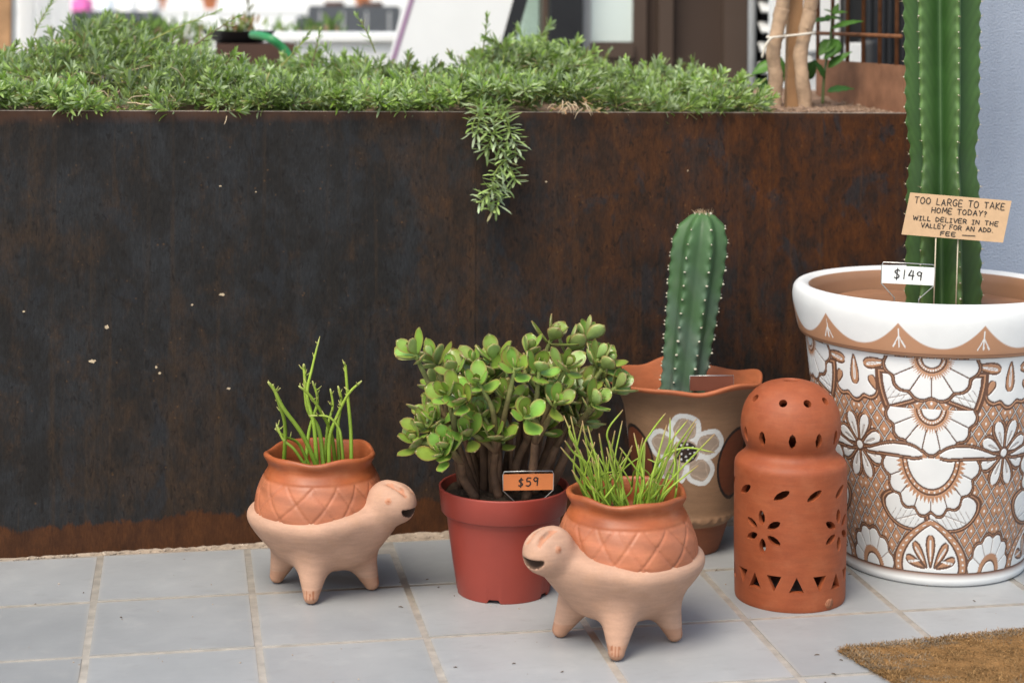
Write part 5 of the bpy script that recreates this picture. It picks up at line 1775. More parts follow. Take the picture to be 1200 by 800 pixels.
def wire_tag(label, px0, py0, px1, py1, Y, card, text, leg_bottom, tilt=0.0):
    """a card held in a bent wire clip: card corners in the photograph, at depth Y"""
    a, b, c = at(px0, py0, Y), at(px1, py0, Y), at((px0 + px1) / 2, (py0 + py1) / 2, Y)
    w = (b - a).length; h = (a - at(px0, py1, Y)).length
    T = thing('price_tag', label, 'price tag', (c.x, c.y, c.z), face_rot(c) * 0.5)
    T.rotation_euler = (0, tilt, T.rotation_euler.z)
    MB().box((-w / 2, -0.0004, -h / 2), (w / 2, 0.0004, h / 2)).build('card', M[card], T)
    t = h * 0.30
    P = [(-w * 0.5, 0, -h * 0.52), (-w * 0.505, 0, h * 0.45), (-w * 0.48, 0, h * 0.66), (0, 0, h * 0.67), (w * 0.48, 0, h * 0.66), (w * 0.505, 0, h * 0.45), (w * 0.5, 0, -h * 0.52)]
    lg = leg_bottom - c.z
    L1 = [(-w * 0.235, 0.002, lg), (-w * 0.235, 0.002, -h * 1.30)]
    L2 = [(w * 0.235, 0.002, -h * 1.30), (w * 0.235, 0.002, lg)]
    m = MB().tube(L1 + P + L2, 0.0011, 6)
    m.build('wire_clip', M['wire'], T, smooth=True)
    if text:
        m = MB(); r2 = random.Random(px0)
        hh = h * 0.50
        tw = sum((GL[q][0] * 0.95 + 0.24) * hh for q in text) - 0.24 * hh
        write(m, text, -tw / 2, -hh / 2 + h * 0.02, hh, 0.0021, r2)
        m.build('lettering', M['ink'], T)
    return T


wire_tag('small orange price tag reading $59 in a wire clip before the jade plant stems', 590, 555, 648, 574, -0.448, 'orange_card', '$59', 0.19)
wire_tag('small white price tag reading $149 in a wire clip inside the large painted pot', 1035, 312, 1093, 333, -0.465, 'white_card', '$149', 0.53, R(2.5))
# a dark tag leaning in the clay pot
c = at(834, 449, -0.215)
tg = thing('plant_tag', 'dark red plant tag stuck in front of the short cactus, behind the wavy rim', 'plant tag', (c.x, c.y, c.z), R(-6))
w, h = 0.046 * 2, 0.030
MB().box((-w / 2, -0.0006, -h / 2), (w / 2, 0.0006, h / 2)).build('card', M['brown_card'], tg)
MB().tube([(-w / 2, 0, -0.04), (-w / 2, 0, h / 2 + 0.001), (w / 2, 0, h / 2 + 0.001), (w / 2, 0, -0.04)], 0.0009, 6).build('wire_clip', M['wire'], tg, smooth=True)

# the cardboard notice on two thin dowels
Y = -0.43
c = at(1121, 255, Y)
w, h = 0.205, 0.0835
sg = thing('cardboard_notice', 'brown cardboard notice with handwritten delivery offer on two thin sticks before the tall cactus', 'sign', (c.x, c.y, c.z), R(-9))
sg.rotation_euler = (R(-3), R(4.2), R(-9))
m = MB()
k = 0.006
V = [(-w / 2 - k, z_, zz) if False else (xx, yy, zz) for yy in (-0.001, 0.0012) for xx, zz in ((-w / 2 - k, -h / 2), (w / 2 - k, -h / 2 - 0.001), (w / 2 + k, h / 2), (-w / 2 + k, h / 2 + 0.001))]
m.add(V, [(0, 1, 2, 3), (7, 6, 5, 4), (0, 4, 5, 1), (1, 5, 6, 2), (2, 6, 7, 3), (3, 7, 4, 0)])
m.build('card', M['cardboard'], sg)
m = MB(); r2 = random.Random(77)
for text, cx_, z_, hh, tw in (('TOO LARGE TO TAKE', 0.004, 0.0225, 0.0128, 0.182), ('HOME TODAY?', 0.004, 0.0065, 0.0106, 0.112), ('WILL DELIVER IN THE', -0.002, -0.0105, 0.0084, 0.172), ('VALLEY FOR AN ADD.', 0.002, -0.0243, 0.0084, 0.146), ('FEE -', 0.004, -0.0375, 0.0080, 0.070)):
    nat = sum((GL[q][0] * 0.95 + 0.24) * hh for q in text) - 0.24 * hh
    wd = 0.95 * tw / nat
    nat2 = sum((GL[q][0] * wd + 0.24 * tw / nat) * hh for q in text)
    write(m, text, cx_ - tw / 2, z_, hh, 0.0016, r2, -0.0018, 0.06, 0.24 * tw / nat, wd)
m.build('lettering', M['ink'], sg)
for px in (1097, 1123):
    p = at(px, 270, Y + 0.006)
    q = at(px - 3, 356, Y + 0.006)
    m = MB().tube([(0, 0, 0), ((q - p).x, 0, 0.545 - p.z - 0.012)], 0.0014, 6)
    o = m.build('stick', M['dowel'], sg, smooth=True)
    o.matrix_parent_inverse = Matrix()
    bpy.context.view_layer.update()
    o.matrix_local = sg.matrix_world.inverted() @ Matrix.Translation(p)

# ---------------------------------------------------------------- doormat
mc = Vector((1.612, -0.792, 0))
mat_t = thing('doormat', 'worn brown coir doormat with a frayed edge lying on the grey tiles', 'doormat', mc, R(6))
mw, mdp = 0.75, 0.45
m = MB()
nn = 40
topV = []
rr = random.Random(14)
for j in range(25):
    for i in range(41):
        x = mw * i / 40; y = -mdp * j / 24
        if i in (0, 40): x += rr.uniform(-0.006, 0.006)
        if j in (0, 24): y += rr.uniform(-0.006, 0.004)
        x += 0.055 * (j / 24) * 1.0
        e = min(1, min(i, 40 - i, j, 24 - j) / 1.5)
        topV.append((x, y, 0.0035 + e * (0.0075 + rr.uniform(-0.002, 0.0025))))
F = [(j * 41 + i, (j + 1) * 41 + i, (j + 1) * 41 + i + 1, j * 41 + i + 1) for j in range(24) for i in range(40)]
m.add(topV, F)
m.add([(0, 0, 0.001), (mw, 0, 0.001), (mw + 0.055, -mdp, 0.001), (0.055, -mdp, 0.001)], [(0, 1, 2, 3)])
m.build('mat_base', M['coir'], mat_t, smooth=True)
rn = np.random.default_rng(15)
N = 60000
ii = rn.random(N); jj = rn.random(N)
edgef = rn.random(N) < 0.06
jj = np.where(edgef & (rn.random(N) < 0.6), rn.normal(0, 0.006, N), jj); ii = np.where(edgef & (np.abs(jj) > 0.02), rn.normal(0, 0.006, N), ii)
bx = mw * ii + 0.055 * jj; by = -mdp * jj
bz = np.full(N, 0.010)
off = (ii < 0.005) | (jj < 0.005)
bz[off] = 0.005
a = rn.uniform(0, 2 * PI, N); tilt = rn.normal(0.28, 0.34, N)
ln = rn.uniform(0.005, 0.013, N)
d = np.stack([np.cos(a) * np.cos(tilt), np.sin(a) * np.cos(tilt), np.abs(np.sin(tilt)) * 0.8], -1)
B = np.stack([bx, by, bz + rn.uniform(-0.003, 0.001, N)], -1)
sd = np.stack([-np.sin(a), np.cos(a), np.zeros(N)], -1) * rn.uniform(0.00030, 0.0006, N)[:, None]
Tm = B + d * ln[:, None] * 0.5 + np.array([0, 0, 0.0015])
Tp = B + d * ln[:, None]; Tp[:, 2] -= 0.001
V = np.stack([B - sd, B + sd, Tm + sd, Tm - sd, Tp], 1).reshape(-1, 3)
V[:, 2] = np.maximum(V[:, 2], 0.001)
b5 = np.arange(N)[:, None] * 5
patch = 0.5 + 0.5 * np.sin(bx * 21 + 3 * np.sin(by * 17)) * np.sin(by * 29 + 2 * np.sin(bx * 11))
base = np.array([0.240, 0.136, 0.056]) * (0.40 + 1.05 * rn.random((N, 1)))
dull = np.array([0.20, 0.15, 0.10]) * (0.6 + 0.7 * rn.random((N, 1)))
cc = np.where((patch > 0.56)[:, None] & (rn.random((N, 1)) < 0.6), dull, base)
mesh_np('coir_fibres', V, [b5 + np.array([[0, 1, 2, 3]]), b5 + np.array([[3, 2, 4]])], M['coirfib'], mat_t, smooth=False, col=np.repeat(cc, 5, 0))
tag(bpy.data.objects['coir_fibres'], kind='stuff')

# ---------------------------------------------------------------- what stands in the planter's right end
def limb(name, path, rad, mat, parent, n=12, rough=0.002, seed=1, flat=1.0):
    r2 = random.Random(seed)
    S = smooth_path(path, 8)
    m_ = len(S)
    V, F, _ = tube_np(S, [rad * (1 + 0.05 * math.sin(q * 0.5 + seed) + r2.uniform(-0.02, 0.02)) for q in range(m_)], n)
    V = [(x + r2.uniform(-rough, rough) * 0.4, y * 1.0 + r2.uniform(-rough, rough) * 0.4, z) for x, y, z in V]
    return MB().add(V, F).build(name, mat, parent, smooth=True)


def climber(label, pts, rad, seed):
    base = at(*pts[0])
    T = thing('climber_trunk', label, 'trunk', base, 0, 'bare climber trunks in the planter')
    P = [at(*p) - base for p in pts]
    P = [P[0] - Vector((0, 0, 0.06))] + P
    d = (P[-1] - P[-2]).normalized()
    P += [P[-1] + d * 0.35 + Vector((0.02, 0, 0.1)), P[-1] + d * 0.8 + Vector((0.05, 0.02, 0.2))]
    limb('trunk', P, rad, M['trunk'], T, 12, 0.003, seed)
    k = P[-2] * 0.4 + P[-3] * 0.6
    limb('branch', [k, k + Vector((0.05, -0.02, 0.12)), k + Vector((0.12, -0.03, 0.32))], rad * 0.5, M['trunk'], T, 8, 0.002, seed + 3)
    for q in range(2):
        a = q * 2.1 + seed
        p = P[-5] * 0.35 + P[-4] * 0.65
        MB().add(*lump(p + Vector((rad * 0.75 * math.cos(a), rad * 0.75 * math.sin(a) - 0.004, 0.03 * q - 0.05)), rad * 0.4, random.Random(q))).build('knot', M['trunk'], T, smooth=True)
    return T


TY = 0.36
climber('bare pale climber trunk beside the groundcover, with a twine tied round it', [(908, 116, TY), (909, 90, TY), (906, 62, TY), (911, 36, TY), (916, 12, TY), (920, -12, TY)], 0.0175, 1)
climber('bare pale climber trunk beside the young leafy plant, bending away from the stake', [(943, 117, TY - .03), (940, 92, TY - .03), (938, 66, TY - .02), (943, 40, TY - .02), (949, 14, TY - .02), (953, -12, TY - .02)], 0.0172, 2)
b0 = at(928, 116, TY + 0.035)
sk = thing('timber_stake', 'flat tan timber stake standing between the two bare climber trunks', 'stake', b0)
top_ = at(932, -20, TY + 0.035) - b0
m = MB()
hw = 0.0185
V = []
for z_, dx in ((-0.08, 0), (top_.z, top_.x), (0.95, top_.x * 0.95 / max(top_.z, 0.01))):
    V += [(dx - hw, -0.011, z_), (dx + hw, -0.011, z_), (dx + hw, 0.011, z_), (dx - hw, 0.011, z_)]
m.add(V, [(0, 1, 5, 4), (1, 2, 6, 5), (2, 3, 7, 6), (3, 0, 4, 7), (4, 5, 9, 8), (5, 6, 10, 9), (6, 7, 11, 10), (7, 4, 8, 11), (8, 9, 10, 11), (3, 2, 1, 0)])
o = m.build('timber', M['stake'], sk)
bv = o.modifiers.new('bevel', 'BEVEL'); bv.width = 0.003; bv.segments = 2
# twine
P = [at(x, y, Yt) for x, y, Yt in ((893, 68, TY - .03), (897, 54, TY - .035), (904, 45, TY - .034), (912, 43.5, TY - .036), (922, 42.5, TY - .012), (936, 41, TY - .045), (948, 39.5, TY - .052), (955, 39, TY - .02), (950, 38, TY + .05), (928, 40, TY + .07), (905, 42, TY + .02), (899, 44, TY - .012), (905, 44.5, TY - .036))]
tw = thing('twine_tie', 'pale twine tied round the two bare trunks and the stake', 'twine', P[3])
MB().tube(smooth_path([p - P[3] for p in P], 6), 0.0030, 6).build('cord', M['twine'], tw, smooth=True)

# young plant with large pointed leaves
yb = at(965, 117, 0.40)
yp = thing('young_plant', 'young leafy plant with pointed green leaves on a thin upright stem by the grid', 'plant', yb)


def yl(x, y, dy=0): return at(x, y, 0.40 + dy) - yb


stp = [yl(964, 122), yl(965, 100), yl(967, 80), yl(972, 55, .01), (yl(974, 34, .02)), yl(976, 16, .02)]
MB().tube(smooth_path(stp, 6), [0.0042 - 0.002 * q / 30 for q in range(31)], 7, True, [(0.10, 0.13, 0.045)] * 31).build('stem', M['stemgreen'], yp, smooth=True)


def big_leaf(p0, p1, wd, nrm, c, parent, fold=0.25):
    d = p1 - p0; L_ = d.length; d.normalize()
    nrm = (Vector(nrm) - d * Vector(nrm).dot(d)).normalized(); s = d.cross(nrm)
    V, C = [], []
    n = 10
    for q in range(n + 1):
        t = q / n
        w_ = wd * math.sin(PI * t ** 0.8) ** 0.9 * (1 - 0.25 * t) + 0.0006
        cen = p0 + d * (L_ * t) - nrm * (L_ * 0.18 * t * t)
        for u in (-1, -0.5, 0, 0.5, 1):
            p = cen + s * (u * w_) + nrm * (abs(u) * w_ * fold + 0.001 * math.sin(t * 22 + u * 2))
            V.append(p[:])
            k_ = 1.25 if u == 0 else 1.0
            C.append((c[0] * k_, c[1] * k_, c[2] * k_))
    F = np.array([[q * 5 + r, (q + 1) * 5 + r, (q + 1) * 5 + r + 1, q * 5 + r + 1] for q in range(n) for r in range(4)])
    o = mesh_np('leaf', V, F, M['jade_leaf2'], parent, col=C)
    so = o.modifiers.new('thick', 'SOLIDIFY'); so.thickness = 0.0006
    return o


M['jade_leaf2'] = leafy('soft_green_leaf', 0.3, 0.4)
G1, G2, G3 = (0.075, 0.185, 0.028), (0.04, 0.115, 0.022), (0.10, 0.22, 0.035)
for a, b, wd, nr, c in (((976, 17), (967, 10), .010, (0, -.3, 1), G3), ((976, 17), (993, 12), .010, (0, -.4, 1), G3), ((976, 18), (983, 4), .008, (0, -1, .4), G3), ((976, 20), (966, 20), .009, (0, -.6, .8), G1), ((975, 22), (990, 20), .009, (0, -.6, .8), G3),
                        ((973, 24), (952, 22), .012, (0, -.5, .9), G1), ((975, 34), (1010, 20), .013, (-.2, -.5, .9), G1), ((973, 52), (976, 38), .008, (1, -.6, .2), G1),
                        ((976, 48), (960, 62), .020, (-.3, -.8, .6), G3), ((983, 47), (968, 68), .020, (.2, -.9, .5), G1), ((970, 80), (996, 58), .013, (-.5, -.6, .6), G1),
                        ((969, 108), (1000, 100), .016, (0, -.5, .9), G2), ((966, 92), (957, 70), .011, (.4, -.8, .2), G2)):
    big_leaf(yl(a[0], a[1], rr.uniform(-.01, .015)), yl(b[0], b[1], rr.uniform(-.03, .02)), wd, nr, c, yp)
lb = at(905, 112, 0.45)
lp = thing('leafy_shoot', 'low leafy shoot with broad green leaves behind the bare climber trunks', 'plant', lb)
MB().tube([at(903, 118, .45) - lb, at(915, 100, .45) - lb, at(922, 88, .46) - lb], [.004, .003, .002], 7, True, [(0.10, 0.14, 0.04)] * 3).build('stem', M['stemgreen'], lp, smooth=True)
MB().tube(smooth_path([at(866, 118, .16) - lb, at(882, 105, .22) - lb, at(898, 92, .30) - lb], 5), .0030, 6, True, [(0.20, 0.26, 0.07)] * 11).build('stem', M['stemgreen'], lp, smooth=True)
for a, b, wd, nr, c in (((908, 76), (880, 84), .022, (0, -.6, .8), G3), ((912, 96), (918, 66), .020, (.2, -1, 0), G1), ((940, 92), (956, 72), .022, (-.2, -1, .2), G2), ((900, 108), (888, 92), .020, (0, -.9, .4), G2), ((926, 100), (930, 76), .016, (0, -1, .1), G1), ((897, 100), (906, 112), .018, (0, -.9, .4), G2)):
    big_leaf(at(a[0], a[1], .46) - lb, at(b[0], b[1], .45 + rr.uniform(-.03, .02)) - lb, wd, nr, c, lp)

# rusty grid screen along the planter's end
gs = thing('rusty_grid_screen', 'rusty steel grid screen on a rusted plate at the end of the planter', 'screen', (2.135, 0.0, 0.0), TH)
MB().box((-0.003, 0.17, 0.87), (0.003, 0.700, 1.008)).build('base_plate', M['rustplate'], gs)
for q in range(6):
    y = 0.215 + 0.096 * q
    MB().tube([(0, y, 1.008), (0, y, 2.0)], 0.0055, 8).build('bar', M['rust'], gs, smooth=True)
for z in (1.076, 1.17, 1.275, 1.39, 1.60, 1.81, 1.99):
    MB().tube([(-0.010, 0.17, z), (-0.010, 0.70, z)], 0.0050, 8).build('bar', M['rust'], gs, smooth=True)

# ---------------------------------------------------------------- walls and what lies beyond the planter
sw = thing('stucco_wall', 'blue-grey stucco house wall behind the tall cactus', 'wall', (2.224, 0.036, 0))
MB().box((0, 0, -0.012), (2.6, 0.30, 3.4), 0.004).build('wall', M['stucco'], sw)


def slab(name, px0, py0, px1, py1, Y, dep, mat, parent, off=None, bev=0.0, zmin=None, zmax=None):
    """a box whose front face spans the photograph's px0..px1, py0..py1 at depth Y"""
    a, b = at(px0, py1, Y), at(px1, py0, Y)
    o = off or Vector((0, 0, 0))
    z0 = a.z if zmin is None else zmin
    z1 = b.z if zmax is None else zmax
    return MB().box((a.x - o.x, Y - o.y, z0 - o.z), (b.x - o.x, Y + dep - o.y, z1 - o.z), bev).build(name, M[mat], parent)


FY = 2.55
f0 = at(745, 60, FY); f0.z = 0
fac = thing('brown_house', 'brown house front with a glazed door, boxed columns and a louvre', 'building', f0)
slab('wall', 742, 0, 893, 60, FY + 0.10, 0.15, 'brownwall', fac, f0, zmin=-0.01, zmax=3.0)
for x0, x1, yo, mt in ((742, 758, 0.02, 'brownpaint'), (758.3, 772, 0.055, 'brownwall'), (772.3, 789, 0.0, 'brownpaint'), (789.3, 848, 0.06, 'brownwall'), (848.3, 876, 0.02, 'brownpaint')):
    slab('column_board', x0, 0, x1, 60, FY + yo, 0.098 - yo, mt, fac, f0, zmin=-0.01, zmax=3.0)
slab('door_post', 645, 0, 683, 60, FY - 0.05, 0.10, 'black', fac, f0, zmin=-0.01, zmax=3.0)
slab('door_jamb', 636, 0, 645, 60, FY, 0.08, 'brownpaint', fac, f0, zmin=-0.01, zmax=3.0)
fr = slab('window_frame', 683.3, 0, 692, 60, FY + 0.01, 0.07, 'greypost', fac, f0, zmin=-0.01, zmax=3.0)
a, b = at(692.2, 62, FY), at(741.8, 50, FY)
MB().box((a.x - f0.x, 0.0, -0.01), (b.x - f0.x, 0.08, a.z - 0.02)).build('door_kick', M['brownpaint'], fac)
MB().box((a.x - f0.x, -0.01, a.z - 0.018), (b.x - f0.x, 0.08, b.z + 0.0)).build('door_rail', M['brownpaint'], fac)
gp = slab('glass_pane', 692.2, 0, 741.8, 49, FY + 0.035, 0.006, 'reflection_pane', fac, f0, zmin=b.z + 0.002, zmax=3.0)
gp2 = slab('glass_pane', 560, 0, 635.8, 49, FY + 0.035, 0.006, 'glass', fac, f0, zmin=0.05, zmax=3.0)
a = at(745, 60, FY)
inner = at(560, 0, FY + 1.2); inner2 = at(741, 0, FY + 1.2)
# white room wall; the white curtain is added to brighten the glass
MB().box((at(560, 0, FY).x - f0.x, 0.9, -0.01), (a.x - f0.x, 1.0, 3.0)).build('room_wall', M['whitepaint'], fac)
a2, b2 = at(700, 0, FY), at(741, 0, FY)
n = 40
V = []
for z in (0.95, 2.9):
    for q in range(n + 1):
        V.append((a2.x - f0.x + (b2.x - a2.x) * q / n, 0.075 + 0.006 * math.sin(q * 0.9), z))
o = mesh_np('curtain', V, np.array([[q, q + 1, n + 2 + q, n + 1 + q] for q in range(n)]), M['whitepaint'], fac)
so = o.modifiers.new('thick', 'SOLIDIFY'); so.thickness = 0.003
# roof slab over the front, which also shades it
MB().box((at(520, 0, FY).x - f0.x, -0.55, 3.01), (at(905, 0, FY).x - f0.x, 1.6, 3.16)).build('roof', M['brownpaint'], fac)
# louvres
for q in range(16):
    z = 0.62 + q * 0.075
    aL, bL = at(894, 0, FY + .05), at(905, 0, FY + .05)
    o = MB().box((-0.036, -0.028, -0.004), (0.036, 0.028, 0.004)).build('louvre_slat', M['whitepaint'], fac, loc=((aL.x + bL.x) / 2 - f0.x + 0.01, 0.06, z))
    o.rotation_euler = (R(38), 0, 0)
slab('louvre_back', 884, 0, 912, 60, FY + 0.10, 0.03, 'black', fac, f0, zmin=-0.01, zmax=3.0)
slab('column_board', 912.3, 0, 945, 60, FY + 0.03, 0.1, 'brownpaint', fac, f0, zmin=-0.01, zmax=3.0)

p = at(881, 100, 1.9); p.z = 0
gpole = thing('grey_pole', 'thin grey metal pole in front of the brown house beside the louvre', 'pole', p)
MB().tube([(0, 0, -0.012), (0, 0, 2.6)], 0.014, 12).build('pole', M['greypost'], gpole, smooth=True)
MB().box((-0.05, -0.05, -0.012), (0.05, 0.05, -0.004)).build('foot_plate', M['greypost'], gpole)

# behind the grid: white door, curtain, dark cupboard
YB = 1.75
p = at(962, 70, YB); p.z = 0
wd = thing('white_door', 'plain white door standing open behind the rusty grid', 'door', p)
slab('door_leaf', 905, 0, 984, 80, YB, 0.04, 'whitepaint', wd, p, zmin=0.0, zmax=2.1)
MB().tube([(-0.03, -0.001, 1.0), (-0.03, -0.05, 1.0), (-0.11, -0.05, 1.0)], 0.009, 8).build('handle', M['greypost'], wd, smooth=True)
p = at(1000, 70, YB + .1); p.z = 0
cu = thing('grey_curtain', 'grey hanging curtain between the white door and the black cupboard', 'curtain', p)
a, b = at(984, 0, YB + .1), at(1022, 0, YB + .1)
n = 60
V = []
for z in (0.15, 2.3):
    for q in range(n + 1):
        t = q / n
        V.append((a.x - p.x + (b.x - a.x) * t, 0.018 * math.sin(t * 26), z))
o = mesh_np('cloth', V, np.array([[q, q + 1, n + 2 + q, n + 1 + q] for q in range(n)]), M['curtain'], cu)
so = o.modifiers.new('thick', 'SOLIDIFY'); so.thickness = 0.003
MB().tube([(a.x - p.x - 0.03, 0, 2.31), (b.x - p.x + 0.9, 0, 2.31)], 0.012, 8).build('rail', M['greypost'], cu, smooth=True)
p = at(1040, 70, YB + .05); p.z = 0
cb = thing('black_cupboard', 'black ribbed cupboard behind the rusty grid and the tall cactus', 'cupboard', p)
a, b = at(1012, 0, YB - .05), at(1090, 0, YB - .05)
MB().box((a.x - p.x, -0.1, 0.0), (b.x - p.x, 0.25, 2.0)).build('carcass', M['black'], cb)
for q in range(9):
    x = a.x - p.x + 0.012 + q * (b.x - a.x - 0.02) / 9
    MB().box((x, -0.112, 0.03), (x + 0.008, -0.101, 1.97)).build('rib', M['darkgrey'], cb)
p = at(1019, 62, YB - .22)
kn = thing('black_canister', 'black cylindrical canister standing before the curtain', 'canister', (p.x, p.y, 0))
Vs, Fs, *_ = lathe_np([(0.03, 0.0), (0.036, 0.01), (0.036, 1.03), (0.030, 1.045)], 24)
mesh_np('can', Vs, Fs, M['black'], kn)
p = at(1004, 70, YB - .25)
pk = thing('white_parcel', 'small white parcel on a black box behind the grid', 'parcel', (p.x, p.y, 0))
MB().box((-0.03, -0.01, 0.9), (0.022, 0.03, 1.035), 0.004).build('wrap', M['whitepaint'], pk)
MB().box((-0.035, -0.03, 0.0), (0.03, 0.05, 0.899)).build('box', M['black'], pk)

# leaning white board with a mauve edge and a black back rail
YW = 2.0
p = at(525, 60, YW); p.z = 0
bd = thing('white_board', 'large white board leaning beside the house, with a mauve edge and black side rail', 'board', p)


def lean_quad(name, x0t, x1t, x0b, x1b, mat, y0, y1, zt_=-30, zb_=90):
    tl, tr = at(x0t, zt_, YW), at(x1t, zt_, YW)
    bl, br = at(x0b, zb_, YW), at(x1b, zb_, YW)
    V = [(q.x - p.x, y, q.z) for y in (y0, y1) for q in (bl, br, tr, tl)]
    MB().add(V, [(0, 1, 2, 3), (7, 6, 5, 4), (0, 4, 5, 1), (1, 5, 6, 2), (2, 6, 7, 3), (3, 7, 4, 0)]).build(name, M[mat], bd)


lean_quad('panel', 495, 610, 458, 576, 'whitepaint', 0, 0.03)
lean_quad('edge_strip', 490, 494.7, 453, 457.7, 'purple', -0.002, 0.032)
lean_quad('side_rail', 610.3, 627, 576.3, 592, 'black', -0.004, 0.05)
for x in (-0.12, 0.2):
    MB().box((x, 0.05, 0.0), (x + 0.03, 0.08, at(525, 90, YW).z + 0.1)).build('leg', M['black'], bd)
# white bench / display plinth
YP = 3.0
p = at(400, 60, YP); p.z = 0
be = thing('white_plinth', 'low white display plinth standing beyond the groundcover', 'plinth', p)
a, b = at(332, 40, YP), at(478, 34, YP)
MB().box((a.x - p.x, 0.0, 0.0), (b.x - p.x, 0.6, a.z - 0.03)).build('base', M['whitepaint'], be)
MB().box((a.x - p.x - 0.03, -0.03, a.z - 0.029), (b.x - p.x + 0.03, 0.63, a.z), 0.004).build('top', M['whitepaint'], be)
# second leaning white panel between plinth and board
p2_ = at(470, 40, 2.6); p2_.z = 0
wp = thing('leaning_board', 'narrow white panel leaning behind the white board', 'board', p2_)
V = []
for y in (0, 0.03):
    for x, yy in ((452, 90), (500, 90), (520, -30), (482, -30)):
        q = at(x, yy, 2.6); V.append((q.x - p2_.x, y, q.z))
MB().add(V, [(0, 1, 2, 3), (7, 6, 5, 4), (0, 4, 5, 1), (1, 5, 6, 2), (2, 6, 7, 3), (3, 7, 4, 0)]).build('panel', M['whitepaint'], wp)
MB().box((-0.02, 0.03, 0.0), (0.02, 0.06, at(470, 90, 2.6).z + 0.1)).build('leg', M['greypost'], wp)

# grey slatted sofa
YS = 9.0


def armchair(name, label, px0, px1, py, Y, cush, slats):
    p = at((px0 + px1) / 2, py, Y); zt_ = p.z; p.z = 0
    T = thing(name, label, 'armchair', p)
    hw = (at(px1, py, Y).x - at(px0, py, Y).x) / 2
    MB().box((-hw, 0, 0.05), (hw, 0.08, zt_), 0.01).build('backrest', M['greyweave'], T)
    MB().box((-hw, 0.081, 0.05), (hw, 0.8, 0.55), 0.02).build('seat', M['greyweave'], T)
    for s in (-1, 1):
        MB().box((s * hw - 0.05, 0.081, 0.551), (s * hw + 0.05, 0.8, zt_ - 0.08), 0.02).build('armrest', M['greyweave'], T)
        for y in (0.04, 0.74): MB().box((s * (hw - 0.06) - 0.03, y - 0.03, -0.012), (s * (hw - 0.06) + 0.03, y + 0.03, 0.049)).build('leg', M['black'], T)
    for q in range(slats):
        x = -hw + 2 * hw * (q + 0.5) / slats
        MB().box((x - 0.008, -0.006, 0.1), (x + 0.008, -0.0005, zt_ - 0.04)).build('rail', M['greypost'], T)
    return T, hw, zt_


S1, hw1, zs1 = armchair('grey_armchair', 'dark grey high-backed armchair with pale upright rails behind the white plinth', 362, 470, 7, YS, 0, 4)
p = S1.location
for q, (dx, w_) in enumerate(((-0.13, 0.10), (0.14, 0.11))):
    c = thing('brown_cushion', ('brown cushion on the grey armchair, nearer the white plinth end' if q else 'brown cushion on the grey armchair, above the green grassy plant'), 'cushion', (p.x + dx, p.y + 0.2, 0.55))
    MB().box((-w_, -0.05, 0.0), (w_, 0.05, zs1 - 0.55 + 0.03), 0.03).build('cover', M['browncrate'], c, smooth=True)
S2, hw2, zs2 = armchair('grey_armchair', 'dark grey armchair with pale and pink cushions, beyond the groundcover', 84, 188, 13, 12.0, 0, 3)
p = S2.location
for q, (dx, w_, mt, lab) in enumerate(((-0.29, 0.088, 'pink', 'bright pink cushion on the far grey armchair'), (-0.10, 0.085, 'cushion', 'pale blue cushion beside the pink one on the grey armchair'), (0.09, 0.090, 'whitepaint', 'white cushion in the middle of the far grey armchair'), (0.28, 0.090, 'whitepaint', 'white cushion at the end of the far grey armchair'))):
    c = thing('cushion', lab, 'cushion', (p.x + dx, p.y + 0.15, 0.55))
    MB().box((-w_, -0.05, 0.0), (w_, 0.05, zs2 - 0.55 + 0.13), 0.035).build('cover', M[mt], c, smooth=True)

# dark timber planter box with a black bowl, and a green hose over it
YB2 = 1.75
p = at(300, 80, YB2); p.z = 0
bx_ = thing('timber_box', 'dark brown timber box standing behind the groundcover under a black bowl', 'box', p)
a, b = at(254, 50, YB2), at(346, 50, YB2)
hgt = a.z; nb_ = 5
for q in range(nb_):
    z0_, z1_ = hgt * q / nb_, hgt * (q + 1) / nb_ - 0.004
    MB().box((a.x - p.x, 0.0, z0_), (b.x - p.x, 0.02, z1_), 0.002).build('board', M['browncrate'], bx_)
MB().box((a.x - p.x + 0.004, 0.021, 0.0), (b.x - p.x - 0.004, 0.40, hgt - 0.006)).build('carcass', M['browncrate'], bx_)
pb = at(280, 49, YB2 + .18); pb.z = hgt - 0.004
bw = thing('black_bowl', 'wide black bowl planter on top of the dark timber box', 'planter', pb)
Vs, Fs, *_ = lathe_np([(0.07, 0.0), (0.09, 0.012), (0.115, 0.036), (0.118, 0.038), (0.108, 0.036), (0.08, 0.022), (0.0, 0.02)], 40, None, cap1=False)
mesh_np('bowl', Vs, Fs, M['black'], bw)
Lh = Leaves(); rr = random.Random(44)
bp_ = thing('bowl_plant', 'small reddish-green plant growing in the black bowl', 'plant', (pb.x, pb.y, pb.z + 0.02))
for q in range(70):
    d = Vector((rr.gauss(0, .7), rr.gauss(0, .7), rr.uniform(0.3, 1.2))).normalized()
    c = rr.choice([(0.20, 0.24, 0.06), (0.14, 0.2, 0.05), (0.28, 0.16, 0.07)])
    Lh.leaf(Vector((rr.gauss(0, 0.03), rr.gauss(0, 0.03), 0.0)) + d * rr.uniform(0, 0.05), d, d.orthogonal().normalized(), 0.035, 0.012, c)
for q in range(8):
    Lh.leaf(Vector((0.03, 0, 0.02 + 0.012 * q)), Vector((rr.gauss(0, 1), rr.gauss(0, 1), 1.4)).normalized(), Vector((0, -1, .2)), 0.03, 0.008, (0.12, 0.13, 0.05))
tag(Lh.build('leaves', M['hedge'], bp_), kind='stuff')
YH = 1.45
P = [at(296, 41, YH + .12), at(306, 42, YH + .05), at(318, 46, YH), at(330, 55, YH), at(338, 65, YH), at(344, 78, YH), at(346, 96, YH)]
